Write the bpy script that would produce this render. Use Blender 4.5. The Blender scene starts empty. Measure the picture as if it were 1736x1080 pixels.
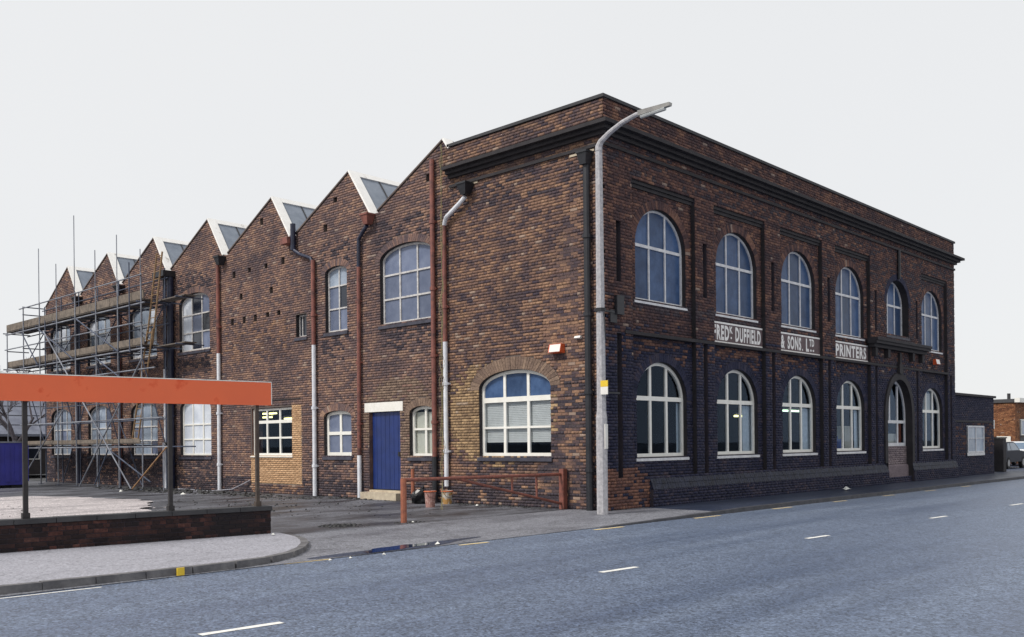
import bpy, bmesh, math, random
import numpy as np
from mathutils import Vector, Matrix

R = math.radians
rnd = random.Random(7)
scene = bpy.context.scene
col = scene.collection

# ------------------------------------------------------------------ camera
EYE = (-17.4193, -13.5102, 1.6)
YAW = 0.759227
cam_d = bpy.data.cameras.new('camera')
cam_d.sensor_width = 36.0
cam_d.lens = 1600.54 / 1736.0 * 36.0
cam_d.shift_y = (751.178 - 540.0) / 1736.0
cam_d.clip_start = 0.1
cam_d.clip_end = 3000
cam = bpy.data.objects.new('camera', cam_d)
col.objects.link(cam)
cam.matrix_world = (Matrix.Translation(EYE) @ Matrix.Rotation(YAW - math.pi / 2, 4, 'Z')
                    @ Matrix.Rotation(math.pi / 2, 4, 'X') @ Matrix.Rotation(-0.01048, 4, 'Z'))
scene.camera = cam

# ------------------------------------------------------------------ sky, sun, exposure
SUN = Vector((-0.66, 0.17, 0.73)).normalized()
world = bpy.data.worlds.new('World')
scene.world = world
world.use_nodes = True
wt = world.node_tree
wt.nodes.clear()
w_out = wt.nodes.new('ShaderNodeOutputWorld')
w_mix = wt.nodes.new('ShaderNodeMixShader')
w_sky = wt.nodes.new('ShaderNodeTexSky')
w_sky.sky_type = 'NISHITA'
w_sky.sun_disc = False
w_sky.sun_elevation = math.asin(SUN.z)
w_sky.sun_rotation = math.atan2(SUN.x, SUN.y)
w_b1 = wt.nodes.new('ShaderNodeBackground')
w_b1.inputs['Strength'].default_value = 0.12
w_b2 = wt.nodes.new('ShaderNodeBackground')          # even cloud deck
w_b2.inputs['Strength'].default_value = 1.0
w_tc = wt.nodes.new('ShaderNodeTexCoord')
w_n = wt.nodes.new('ShaderNodeTexNoise')
w_n.inputs['Scale'].default_value = 1.6
w_n.inputs['Detail'].default_value = 4
w_cr = wt.nodes.new('ShaderNodeValToRGB')
w_cr.color_ramp.elements[0].position = 0.3
w_cr.color_ramp.elements[0].color = (0.855, 0.865, 0.875, 1)
w_cr.color_ramp.elements[1].position = 0.75
w_cr.color_ramp.elements[1].color = (0.885, 0.89, 0.895, 1)
wt.links.new(w_tc.outputs['Generated'], w_n.inputs['Vector'])
wt.links.new(w_n.outputs['Fac'], w_cr.inputs['Fac'])
wt.links.new(w_cr.outputs['Color'], w_b2.inputs['Color'])
wt.links.new(w_sky.outputs['Color'], w_b1.inputs['Color'])
w_mix.inputs['Fac'].default_value = 0.94
wt.links.new(w_b1.outputs[0], w_mix.inputs[1])
wt.links.new(w_b2.outputs[0], w_mix.inputs[2])
wt.links.new(w_mix.outputs[0], w_out.inputs['Surface'])

sun_d = bpy.data.lights.new('sun', 'SUN')
sun_d.energy = 2.8
sun_d.angle = R(10)
sun_d.color = (1.0, 0.95, 0.88)
sun = bpy.data.objects.new('sun', sun_d)
col.objects.link(sun)
sun.rotation_euler = (-SUN).to_track_quat('-Z', 'Y').to_euler()
sun.location = (0, 0, 40)

scene.view_settings.view_transform = 'Standard'
scene.view_settings.look = 'None'
scene.view_settings.exposure = 0.0
scene.view_settings.gamma = 1.0
scene.view_settings.use_curve_mapping = False
scene.render.engine = 'CYCLES'
scene.cycles.max_bounces = 6
scene.cycles.transparent_max_bounces = 12

# ------------------------------------------------------------------ materials
def nmat(name):
    m = bpy.data.materials.new(name)
    m.use_nodes = True
    nt = m.node_tree
    return m, nt, nt.nodes['Principled BSDF']

def _nd(nt, typ, **kw):
    n = nt.nodes.new(typ)
    for k, v in kw.items():
        n.inputs[k].default_value = v
    return n

def plain(name, c1, c2=None, rough=0.6, scale=3.0, detail=5.0, lo=0.35, hi=0.65, bump=0.0, bscale=40.0,
          metal=0.0, spec=0.5, c3=None, scale3=0.4, lo3=0.5, hi3=0.68, vary=0.0, bdist=0.02):
    """two-colour noise material in world space, optional third colour in large patches"""
    m, nt, b = nmat(name)
    L = nt.links.new
    geo = nt.nodes.new('ShaderNodeNewGeometry')
    b.inputs['Roughness'].default_value = rough
    b.inputs['Metallic'].default_value = metal
    b.inputs['Specular IOR Level'].default_value = spec
    if c2 is None:
        c2 = tuple(x * 0.8 for x in c1)
    n = _nd(nt, 'ShaderNodeTexNoise', Scale=scale, Detail=detail, Roughness=0.65)
    L(geo.outputs['Position'], n.inputs['Vector'])
    cr = nt.nodes.new('ShaderNodeValToRGB')
    cr.color_ramp.elements[0].position = lo
    cr.color_ramp.elements[0].color = (*c2, 1)
    cr.color_ramp.elements[1].position = hi
    cr.color_ramp.elements[1].color = (*c1, 1)
    L(n.outputs['Fac'], cr.inputs['Fac'])
    out = cr.outputs['Color']
    if c3 is not None:
        n3 = _nd(nt, 'ShaderNodeTexNoise', Scale=scale3, Detail=6.0, Roughness=0.6)
        L(geo.outputs['Position'], n3.inputs['Vector'])
        mr = nt.nodes.new('ShaderNodeMapRange')
        mr.inputs['From Min'].default_value = lo3
        mr.inputs['From Max'].default_value = hi3
        L(n3.outputs['Fac'], mr.inputs['Value'])
        mx = nt.nodes.new('ShaderNodeMix')
        mx.data_type = 'RGBA'
        L(mr.outputs[0], mx.inputs[0])
        L(out, mx.inputs[6])
        mx.inputs[7].default_value = (*c3, 1)
        out = mx.outputs[2]
    if vary:
        oi = nt.nodes.new('ShaderNodeObjectInfo')
        mv = nt.nodes.new('ShaderNodeMapRange')
        mv.inputs['To Min'].default_value = 1 - vary; mv.inputs['To Max'].default_value = 1 + vary
        L(oi.outputs['Random'], mv.inputs['Value'])
        mm = nt.nodes.new('ShaderNodeMix'); mm.data_type = 'RGBA'; mm.blend_type = 'MULTIPLY'
        mm.inputs[0].default_value = 1.0
        L(out, mm.inputs[6]); L(mv.outputs[0], mm.inputs[7])
        out = mm.outputs[2]
    L(out, b.inputs['Base Color'])
    if bump:
        nb = _nd(nt, 'ShaderNodeTexNoise', Scale=bscale, Detail=4.0)
        L(geo.outputs['Position'], nb.inputs['Vector'])
        bp = nt.nodes.new('ShaderNodeBump')
        bp.inputs['Strength'].default_value = bump
        bp.inputs['Distance'].default_value = bdist
        L(nb.outputs['Fac'], bp.inputs['Height'])
        L(bp.outputs['Normal'], b.inputs['Normal'])
    return m

def brick_mat(name, stops, patch=0.9, noise_w=1.1, rnd_w=0.6, rough=0.85, light_spots=0.022, soot=None, bias=0.0, pscale=0.55):
    """one colour per brick: random per island plus a slow world-space drift that groups dark bricks"""
    m, nt, b = nmat(name)
    L = nt.links.new
    geo = nt.nodes.new('ShaderNodeNewGeometry')
    oi = nt.nodes.new('ShaderNodeObjectInfo')
    add = nt.nodes.new('ShaderNodeMath'); add.operation = 'ADD'
    L(geo.outputs['Random Per Island'], add.inputs[0]); L(oi.outputs['Random'], add.inputs[1])
    fr = nt.nodes.new('ShaderNodeMath'); fr.operation = 'FRACT'
    L(add.outputs[0], fr.inputs[0])
    mp = nt.nodes.new('ShaderNodeMapping')
    mp.inputs['Scale'].default_value = (1, 1, 1.9)
    L(geo.outputs['Position'], mp.inputs['Vector'])
    n = _nd(nt, 'ShaderNodeTexNoise', Scale=patch, Detail=5.0, Roughness=0.6)
    L(mp.outputs[0], n.inputs['Vector'])
    a = nt.nodes.new('ShaderNodeMath'); a.operation = 'MULTIPLY_ADD'
    a.inputs[1].default_value = rnd_w; a.inputs[2].default_value = bias
    L(fr.outputs[0], a.inputs[0])
    c = nt.nodes.new('ShaderNodeMath'); c.operation = 'MULTIPLY_ADD'
    c.inputs[1].default_value = noise_w
    L(n.outputs['Fac'], c.inputs[0]); L(a.outputs[0], c.inputs[2])
    d = nt.nodes.new('ShaderNodeMath'); d.operation = 'SUBTRACT'
    d.inputs[1].default_value = noise_w * 0.5 + rnd_w * 0.5 - 0.5
    L(c.outputs[0], d.inputs[0])
    cr = nt.nodes.new('ShaderNodeValToRGB')
    els = cr.color_ramp.elements
    while len(els) < len(stops):
        els.new(0.5)
    for e, (p, cc) in zip(els, stops):
        e.position = p; e.color = (*cc, 1)
    L(d.outputs[0], cr.inputs['Fac'])
    out = cr.outputs['Color']
    # weathering inside each brick
    n2 = _nd(nt, 'ShaderNodeTexNoise', Scale=22.0, Detail=4.0, Roughness=0.7)
    L(geo.outputs['Position'], n2.inputs['Vector'])
    mr = nt.nodes.new('ShaderNodeMapRange')
    mr.inputs['From Min'].default_value = 0.3; mr.inputs['From Max'].default_value = 0.7
    mr.inputs['To Min'].default_value = 0.6; mr.inputs['To Max'].default_value = 1.35
    L(n2.outputs['Fac'], mr.inputs['Value'])
    mx = nt.nodes.new('ShaderNodeMix'); mx.data_type = 'RGBA'; mx.blend_type = 'MULTIPLY'
    mx.inputs[0].default_value = 1.0
    L(out, mx.inputs[6]); L(mr.outputs[0], mx.inputs[7])
    out = mx.outputs[2]
    # big sooty stains
    if soot:
        n3 = _nd(nt, 'ShaderNodeTexNoise', Scale=pscale, Detail=6.0, Roughness=0.62)
        L(geo.outputs['Position'], n3.inputs['Vector'])
        m3 = nt.nodes.new('ShaderNodeMapRange')
        m3.inputs['From Min'].default_value = soot[1]; m3.inputs['From Max'].default_value = soot[2]
        m3.inputs['To Max'].default_value = 0.85
        L(n3.outputs['Fac'], m3.inputs['Value'])
        m4 = nt.nodes.new('ShaderNodeMix'); m4.data_type = 'RGBA'
        L(m3.outputs[0], m4.inputs[0]); L(out, m4.inputs[6]); m4.inputs[7].default_value = (*soot[0], 1)
        out = m4.outputs[2]
    if light_spots:
        gt = nt.nodes.new('ShaderNodeMath'); gt.operation = 'GREATER_THAN'
        gt.inputs[1].default_value = 1.0 - light_spots
        L(fr.outputs[0], gt.inputs[0])
        sc = nt.nodes.new('ShaderNodeMath'); sc.operation = 'MULTIPLY'; sc.inputs[1].default_value = 0.6
        L(gt.outputs[0], sc.inputs[0])
        m5 = nt.nodes.new('ShaderNodeMix'); m5.data_type = 'RGBA'
        L(sc.outputs[0], m5.inputs[0]); L(out, m5.inputs[6]); m5.inputs[7].default_value = (0.33, 0.265, 0.225, 1)
        out = m5.outputs[2]
    L(out, b.inputs['Base Color'])
    b.inputs['Roughness'].default_value = rough
    b.inputs['Specular IOR Level'].default_value = 0.22
    bp = nt.nodes.new('ShaderNodeBump')
    bp.inputs['Strength'].default_value = 0.5; bp.inputs['Distance'].default_value = 0.01
    L(n2.outputs['Fac'], bp.inputs['Height']); L(bp.outputs['Normal'], b.inputs['Normal'])
    return m

def glass_mat(name, tint=(0.86, 0.88, 0.90), rough=0.02):
    m = bpy.data.materials.new(name); m.use_nodes = True
    nt = m.node_tree; nt.nodes.clear(); L = nt.links.new
    o = nt.nodes.new('ShaderNodeOutputMaterial')
    t = nt.nodes.new('ShaderNodeBsdfTransparent'); t.inputs[0].default_value = (*tint, 1)
    g = nt.nodes.new('ShaderNodeBsdfGlossy'); g.inputs['Roughness'].default_value = rough
    g.inputs['Color'].default_value = (0.55, 0.72, 1, 1)
    lw = nt.nodes.new('ShaderNodeLayerWeight'); lw.inputs['Blend'].default_value = 0.5
    pw = nt.nodes.new('ShaderNodeMath'); pw.operation = 'POWER'; pw.inputs[1].default_value = 5.0
    f = nt.nodes.new('ShaderNodeMath'); f.operation = 'MULTIPLY_ADD'; f.inputs[1].default_value = 0.5; f.inputs[2].default_value = 0.012
    L(lw.outputs['Facing'], pw.inputs[0]); L(pw.outputs[0], f.inputs[0])
    mx = nt.nodes.new('ShaderNodeMixShader')
    L(f.outputs[0], mx.inputs[0]); L(t.outputs[0], mx.inputs[1]); L(g.outputs[0], mx.inputs[2])
    L(mx.outputs[0], o.inputs[0])
    return m

def emit_mat(name, c, s):
    m, nt, b = nmat(name)
    b.inputs['Base Color'].default_value = (*c, 1)
    b.inputs['Emission Color'].default_value = (*c, 1)
    b.inputs['Emission Strength'].default_value = s
    return m

M = {}
M['brown'] = brick_mat('brown_brick', [(0.10, (0.052, 0.041, 0.057)), (0.33, (0.103, 0.071, 0.074)), (0.52, (0.190, 0.113, 0.087)),
                                       (0.72, (0.270, 0.159, 0.106)), (0.95, (0.380, 0.230, 0.144))], patch=1.5, noise_w=1.1, rnd_w=0.52,
                       soot=((0.06, 0.046, 0.054), 0.50, 0.72))
M['mauve'] = brick_mat('dusty_mauve_brick', [(0.08, (0.080, 0.061, 0.073)), (0.35, (0.147, 0.101, 0.098)), (0.6, (0.236, 0.142, 0.113)),
                                             (0.95, (0.378, 0.242, 0.165))], patch=1.3, noise_w=0.95, rnd_w=0.5,
                       soot=((0.062, 0.050, 0.062), 0.48, 0.72), light_spots=0.02)
M['purple'] = brick_mat('reddish_brick', [(0.1, (0.040, 0.028, 0.035)), (0.4, (0.092, 0.052, 0.050)), (0.6, (0.150, 0.078, 0.064)),
                                         (0.9, (0.26, 0.138, 0.092))], patch=1.4, noise_w=1.0, rnd_w=0.55,
                        soot=((0.040, 0.030, 0.040), 0.46, 0.7), light_spots=0.01)
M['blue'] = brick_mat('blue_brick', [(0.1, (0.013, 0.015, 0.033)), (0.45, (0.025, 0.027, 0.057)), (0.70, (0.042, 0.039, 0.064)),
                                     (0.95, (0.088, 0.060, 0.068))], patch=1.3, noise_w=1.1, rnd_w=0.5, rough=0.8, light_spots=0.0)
M['tan'] = brick_mat('tan_brick', [(0.1, (0.165, 0.110, 0.072)), (0.45, (0.297, 0.198, 0.116)), (0.7, (0.407, 0.275, 0.154)),
                                   (1.0, (0.506, 0.352, 0.209))], patch=2.0, noise_w=0.8, rnd_w=0.6)
M['sooty'] = brick_mat('sooty_brick', [(0.1, (0.038, 0.032, 0.044)), (0.5, (0.060, 0.049, 0.060)), (1.0, (0.105, 0.077, 0.076))], patch=1.4, noise_w=0.8, rnd_w=0.5, light_spots=0)
M['light_brown'] = brick_mat('light_brown_brick', [(0.1, (0.12, 0.083, 0.07)), (0.5, (0.205, 0.142, 0.108)), (1.0, (0.31, 0.22, 0.16))], patch=2.0, noise_w=0.8, rnd_w=0.5, light_spots=0.01)
M['orange_brick'] = brick_mat('orange_brick', [(0.1, (0.38, 0.23, 0.13)), (0.5, (0.52, 0.32, 0.18)), (1.0, (0.64, 0.42, 0.25))],
                              patch=1.0, noise_w=0.4, rnd_w=0.6, light_spots=0)
M['rust_brick'] = brick_mat('rust_brick', [(0.1, (0.075, 0.042, 0.042)), (0.5, (0.165, 0.082, 0.064)), (1.0, (0.27, 0.135, 0.09))],
                            patch=2.0, noise_w=0.8, rnd_w=0.6)
M['wall_brick'] = brick_mat('dark_red_brick', [(0.1, (0.014, 0.011, 0.013)), (0.5, (0.032, 0.019, 0.018)), (0.78, (0.075, 0.032, 0.027)),
                                               (1.0, (0.20, 0.095, 0.075))], patch=1.6, noise_w=1.2, rnd_w=0.6, light_spots=0.01,
                            soot=((0.018, 0.016, 0.018), 0.42, 0.62), pscale=0.8)
M['house_brick'] = brick_mat('house_brick', [(0.1, (0.14, 0.06, 0.035)), (0.5, (0.28, 0.12, 0.06)), (1.0, (0.42, 0.21, 0.10))],
                             patch=1.5, noise_w=0.8, rnd_w=0.7)
M['mortar'] = plain('old_mortar', (0.15, 0.115, 0.10), (0.085, 0.068, 0.066), rough=0.95, scale=2.0, bump=0.3)
M['mortar_dark'] = plain('sooty_mortar', (0.055, 0.044, 0.055), (0.028, 0.025, 0.036), rough=0.95, scale=2.0, bump=0.3)
M['mortar_pale'] = plain('new_mortar', (0.52, 0.42, 0.30), (0.42, 0.33, 0.24), rough=0.95, scale=5.0)
M['soot'] = plain('soot_and_shade_stone', (0.030, 0.026, 0.030), (0.016, 0.014, 0.017), rough=0.8, scale=3.0, bump=0.3)  # sooty mouldings; on recess sides and panel heads it paints in shade
M['coping'] = plain('dark_coping', (0.055, 0.055, 0.060), (0.03, 0.03, 0.034), rough=0.75, scale=2.0, bump=0.2)
M['sill'] = plain('blue_black_sill', (0.06, 0.06, 0.085), (0.03, 0.03, 0.045), rough=0.6, scale=4.0)
M['splay'] = plain('wet_splay_brick', (0.024, 0.029, 0.056), (0.006, 0.007, 0.015), rough=0.6, spec=0.3, scale=7.0, bump=0.5, bscale=16)
M['stone'] = plain('pale_stone', (0.55, 0.48, 0.36), (0.40, 0.33, 0.25), rough=0.9, scale=6)
M['white'] = plain('white_gloss_paint', (0.86, 0.85, 0.80), (0.78, 0.76, 0.70), rough=0.4, scale=4.0)
M['old_white'] = plain('weathered_white_paint', (0.62, 0.61, 0.60), (0.34, 0.32, 0.32), rough=0.7, scale=9.0, lo=0.3, hi=0.6)
M['street_white'] = plain('aged_white_paint', (0.74, 0.74, 0.75), (0.55, 0.55, 0.58), rough=0.55, scale=6.0)
M['barge'] = plain('white_boarding', (0.92, 0.91, 0.88), (0.84, 0.82, 0.79), rough=0.6, scale=5.0, c3=(0.40, 0.37, 0.34), scale3=3.0, lo3=0.62, hi3=0.7)
M['slate'] = plain('slate', (0.10, 0.10, 0.12), (0.06, 0.06, 0.075), rough=0.6, scale=5)
M['lead'] = plain('roof_felt', (0.08, 0.08, 0.085), (0.05, 0.05, 0.055), rough=0.8, scale=2)
M['dark_bar'] = plain('dark_glazing_bar', (0.05, 0.05, 0.055), (0.03, 0.03, 0.035), rough=0.6)
M['glass'] = glass_mat('window_glass')
M['glass_blue'] = plain('obscured_blue_glass', (0.062, 0.112, 0.225), (0.022, 0.048, 0.115), rough=0.3, spec=0.2, scale=2.6, detail=8, lo=0.3, hi=0.7, vary=0.3, bump=0.25, bscale=9)
M['glass_grey'] = plain('obscured_grey_glass', (0.17, 0.20, 0.285), (0.10, 0.125, 0.20), rough=0.22, spec=0.3, scale=2.4, detail=8, lo=0.3, hi=0.7, vary=0.22, bump=0.25, bscale=9)
M['glass_white'] = plain('whitened_glass', (0.70, 0.74, 0.80), (0.50, 0.55, 0.64), rough=0.25, scale=1.8, detail=8, lo=0.3, hi=0.7, vary=0.12)
M['glass_dim'] = plain('dusty_pale_glass', (0.36, 0.42, 0.50), (0.18, 0.23, 0.31), rough=0.25, scale=1.8, detail=8, lo=0.3, hi=0.7, vary=0.3)
M['glass_dark'] = plain('dark_glass', (0.022, 0.028, 0.045), (0.012, 0.015, 0.025), rough=0.12, scale=1.5)
M['glass_roof'] = plain('wired_roof_glass', (0.24, 0.275, 0.33), (0.16, 0.19, 0.24), rough=0.3, scale=2.0)
M['cream_blind'] = plain('cream_blind', (0.80, 0.76, 0.62), (0.72, 0.68, 0.54), rough=0.8, scale=3)
M['blind'] = plain('pale_blind_slat', (0.78, 0.77, 0.72), (0.70, 0.69, 0.64), rough=0.7, scale=4)
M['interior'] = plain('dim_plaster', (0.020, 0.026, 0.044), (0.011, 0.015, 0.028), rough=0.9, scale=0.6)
M['curtain'] = plain('pale_curtain', (0.66, 0.74, 0.80), (0.52, 0.60, 0.66), rough=0.9, scale=8)
M['rust'] = plain('red_oxide_pipe', (0.27, 0.095, 0.07), (0.17, 0.062, 0.052), rough=0.6, scale=5.0, c3=(0.09, 0.04, 0.036), scale3=3.0)
M['white_pipe'] = plain('pale_painted_pipe', (0.78, 0.80, 0.84), (0.62, 0.64, 0.70), rough=0.5, scale=4.0)
M['black_pipe'] = plain('black_iron', (0.020, 0.021, 0.028), (0.010, 0.011, 0.015), rough=0.5, scale=4)
M['navy_pipe'] = plain('navy_iron', (0.016, 0.022, 0.055), (0.01, 0.012, 0.03), rough=0.45, scale=4)
M['blue_door'] = plain('blue_door_paint', (0.011, 0.032, 0.165), (0.008, 0.023, 0.115), rough=0.4, scale=2.5, c3=(0.02, 0.035, 0.12), scale3=5.0, lo3=0.55, hi3=0.75)
M['concrete'] = plain('lamp_concrete', (0.50, 0.49, 0.51), (0.33, 0.325, 0.345), rough=0.9, scale=14.0, bump=0.4, bscale=60)
M['lamp_metal'] = plain('dull_aluminium', (0.40, 0.39, 0.36), (0.28, 0.27, 0.26), rough=0.5, scale=7)
M['lamp_lens'] = plain('lamp_lens', (0.50, 0.52, 0.52), (0.40, 0.42, 0.42), rough=0.25, scale=5)
M['yellow'] = plain('yellow_paint', (0.80, 0.56, 0.04), (0.72, 0.48, 0.03), rough=0.5, scale=10)
M['alarm_orange'] = plain('orange_plastic', (0.72, 0.12, 0.035), (0.62, 0.10, 0.03), rough=0.4)
M['alarm_white'] = plain('white_plastic', (0.82, 0.80, 0.76), (0.72, 0.70, 0.66), rough=0.4)
M['sign_brown'] = plain('sign_ground', (0.145, 0.10, 0.105), (0.10, 0.07, 0.075), rough=0.8, scale=7)
M['sign_white'] = plain('sign_lettering', (0.84, 0.82, 0.80), (0.66, 0.63, 0.62), rough=0.7, scale=16, lo=0.3, hi=0.5)
M['orange'] = plain('orange_hoarding_paint', (0.84, 0.155, 0.052), (0.79, 0.145, 0.052), rough=0.5, scale=1.2, c3=(0.72, 0.09, 0.02), scale3=2.4, lo3=0.6, hi3=0.66)
M['post'] = plain('dark_post', (0.035, 0.030, 0.030), (0.018, 0.016, 0.018), rough=0.7, scale=9)
M['brown_post'] = plain('brown_post', (0.085, 0.062, 0.048), (0.05, 0.036, 0.03), rough=0.7, scale=9)
M['gate'] = plain('rusty_gate_paint', (0.26, 0.085, 0.06), (0.15, 0.055, 0.042), rough=0.65, scale=10)
M['gate_orange'] = plain('rusty_orange_steel', (0.38, 0.13, 0.07), (0.24, 0.08, 0.05), rough=0.65, scale=10)
M['tube'] = plain('galvanised_tube', (0.36, 0.38, 0.43), (0.10, 0.105, 0.13), rough=0.45, scale=1.1, metal=0.3, lo=0.3, hi=0.7)
M['tube_dark'] = plain('dull_blue_tube', (0.10, 0.12, 0.18), (0.05, 0.06, 0.09), rough=0.5, scale=3.0, metal=0.2)
M['tube_orange'] = plain('rusted_tube', (0.42, 0.24, 0.10), (0.26, 0.14, 0.09), rough=0.6, scale=4.0)
M['plank'] = plain('weathered_plank', (0.22, 0.18, 0.145), (0.11, 0.092, 0.078), rough=0.9, scale=5, bump=0.3)
M['plank_dark'] = plain('dirty_plank', (0.16, 0.135, 0.115), (0.085, 0.072, 0.065), rough=0.9, scale=5, bump=0.3)
M['ladder'] = plain('ladder_pole', (0.34, 0.22, 0.12), (0.22, 0.14, 0.075), rough=0.7, scale=6)
M['bucket_red'] = plain('pinkish_bucket', (0.42, 0.24, 0.21), (0.30, 0.15, 0.13), rough=0.5, scale=12, c3=(0.55, 0.42, 0.38), scale3=6)
M['bucket_rim'] = plain('orange_rim', (0.62, 0.16, 0.06), (0.50, 0.12, 0.05), rough=0.5)
M['bucket_white'] = plain('stained_white_bucket', (0.55, 0.52, 0.46), (0.45, 0.42, 0.38), rough=0.5, scale=9, c3=(0.40, 0.22, 0.07), scale3=5.5, lo3=0.5, hi3=0.55)
M['bag'] = plain('black_plastic_bag', (0.012, 0.012, 0.014), (0.008, 0.008, 0.01), rough=0.35, scale=9)
M['rope'] = plain('frayed_rope', (0.27, 0.24, 0.12), (0.17, 0.15, 0.08), rough=0.9, scale=20)
M['cable'] = plain('grey_hose', (0.36, 0.36, 0.40), (0.22, 0.22, 0.26), rough=0.6, scale=6)
M['container'] = plain('blue_container_paint', (0.05, 0.052, 0.34), (0.04, 0.04, 0.26), rough=0.5, scale=2)
M['litter'] = plain('crumpled_paper', (0.78, 0.78, 0.74), (0.62, 0.62, 0.58), rough=0.9, scale=30)
M['debris'] = plain('wet_debris', (0.05, 0.05, 0.05), (0.025, 0.025, 0.028), rough=0.7, scale=20)
M['bark'] = plain('bark', (0.16, 0.14, 0.16), (0.10, 0.09, 0.10), rough=0.9, scale=6)
M['car_dark'] = plain('dark_car_paint', (0.010, 0.013, 0.028), (0.007, 0.009, 0.02), rough=0.5, scale=2, spec=0.2)
M['car_white'] = plain('white_car_paint', (0.75, 0.76, 0.78), (0.70, 0.71, 0.73), rough=0.3, scale=2)
M['car_glass'] = plain('car_glass', (0.16, 0.22, 0.30), (0.10, 0.15, 0.22), rough=0.06, scale=2)
M['rubber'] = plain('rubber', (0.015, 0.015, 0.016), (0.01, 0.01, 0.011), rough=0.8)
M['hub'] = plain('hub_metal', (0.35, 0.35, 0.36), (0.25, 0.25, 0.26), rough=0.4)
M['red_lamp'] = plain('red_lamp', (0.4, 0.02, 0.02), (0.3, 0.015, 0.015), rough=0.3)
M['dark_wall'] = plain('dark_rendered_wall', (0.05, 0.042, 0.042), (0.03, 0.026, 0.028), rough=0.9, scale=2)
M['grey_roof'] = plain('grey_blue_roof', (0.20, 0.215, 0.27), (0.13, 0.14, 0.185), rough=0.8, scale=1.5)
M['fluor'] = emit_mat('fluorescent_tube', (1.0, 0.95, 0.42), 3.0)
M['fluor_green'] = emit_mat('greenish_fluorescent_tube', (0.72, 1.0, 0.72), 2.6)
M['brown_board'] = plain('brown_door_panel', (0.25, 0.07, 0.035), (0.2, 0.055, 0.03), rough=0.6)
M['pale_card'] = plain('pale_card', (0.60, 0.58, 0.50), (0.52, 0.50, 0.42), rough=0.8)
M['bluebox'] = plain('blue_carton', (0.03, 0.08, 0.30), (0.025, 0.06, 0.22), rough=0.6)
M['infill'] = brick_mat('grey_pink_brick', [(0.1, (0.15, 0.12, 0.135)), (0.5, (0.23, 0.185, 0.20)), (1.0, (0.32, 0.26, 0.26))], patch=2, noise_w=0.7, rnd_w=0.6, light_spots=0)
M['road_white'] = plain('road_white_paint', (0.80, 0.79, 0.75), (0.60, 0.59, 0.57), rough=0.6, scale=14, lo=0.25, hi=0.5)
M['road_yellow'] = plain('road_yellow_paint', (0.72, 0.55, 0.26), (0.50, 0.40, 0.22), rough=0.7, scale=9, lo=0.35, hi=0.6)
M['kerb'] = plain('kerb_stone', (0.17, 0.165, 0.17), (0.09, 0.088, 0.095), rough=0.8, scale=5, bump=0.3, bscale=25)
M['kerb_dark'] = plain('dark_kerb_stone', (0.07, 0.07, 0.08), (0.04, 0.04, 0.048), rough=0.7, scale=5, bump=0.3, bscale=25)

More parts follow.
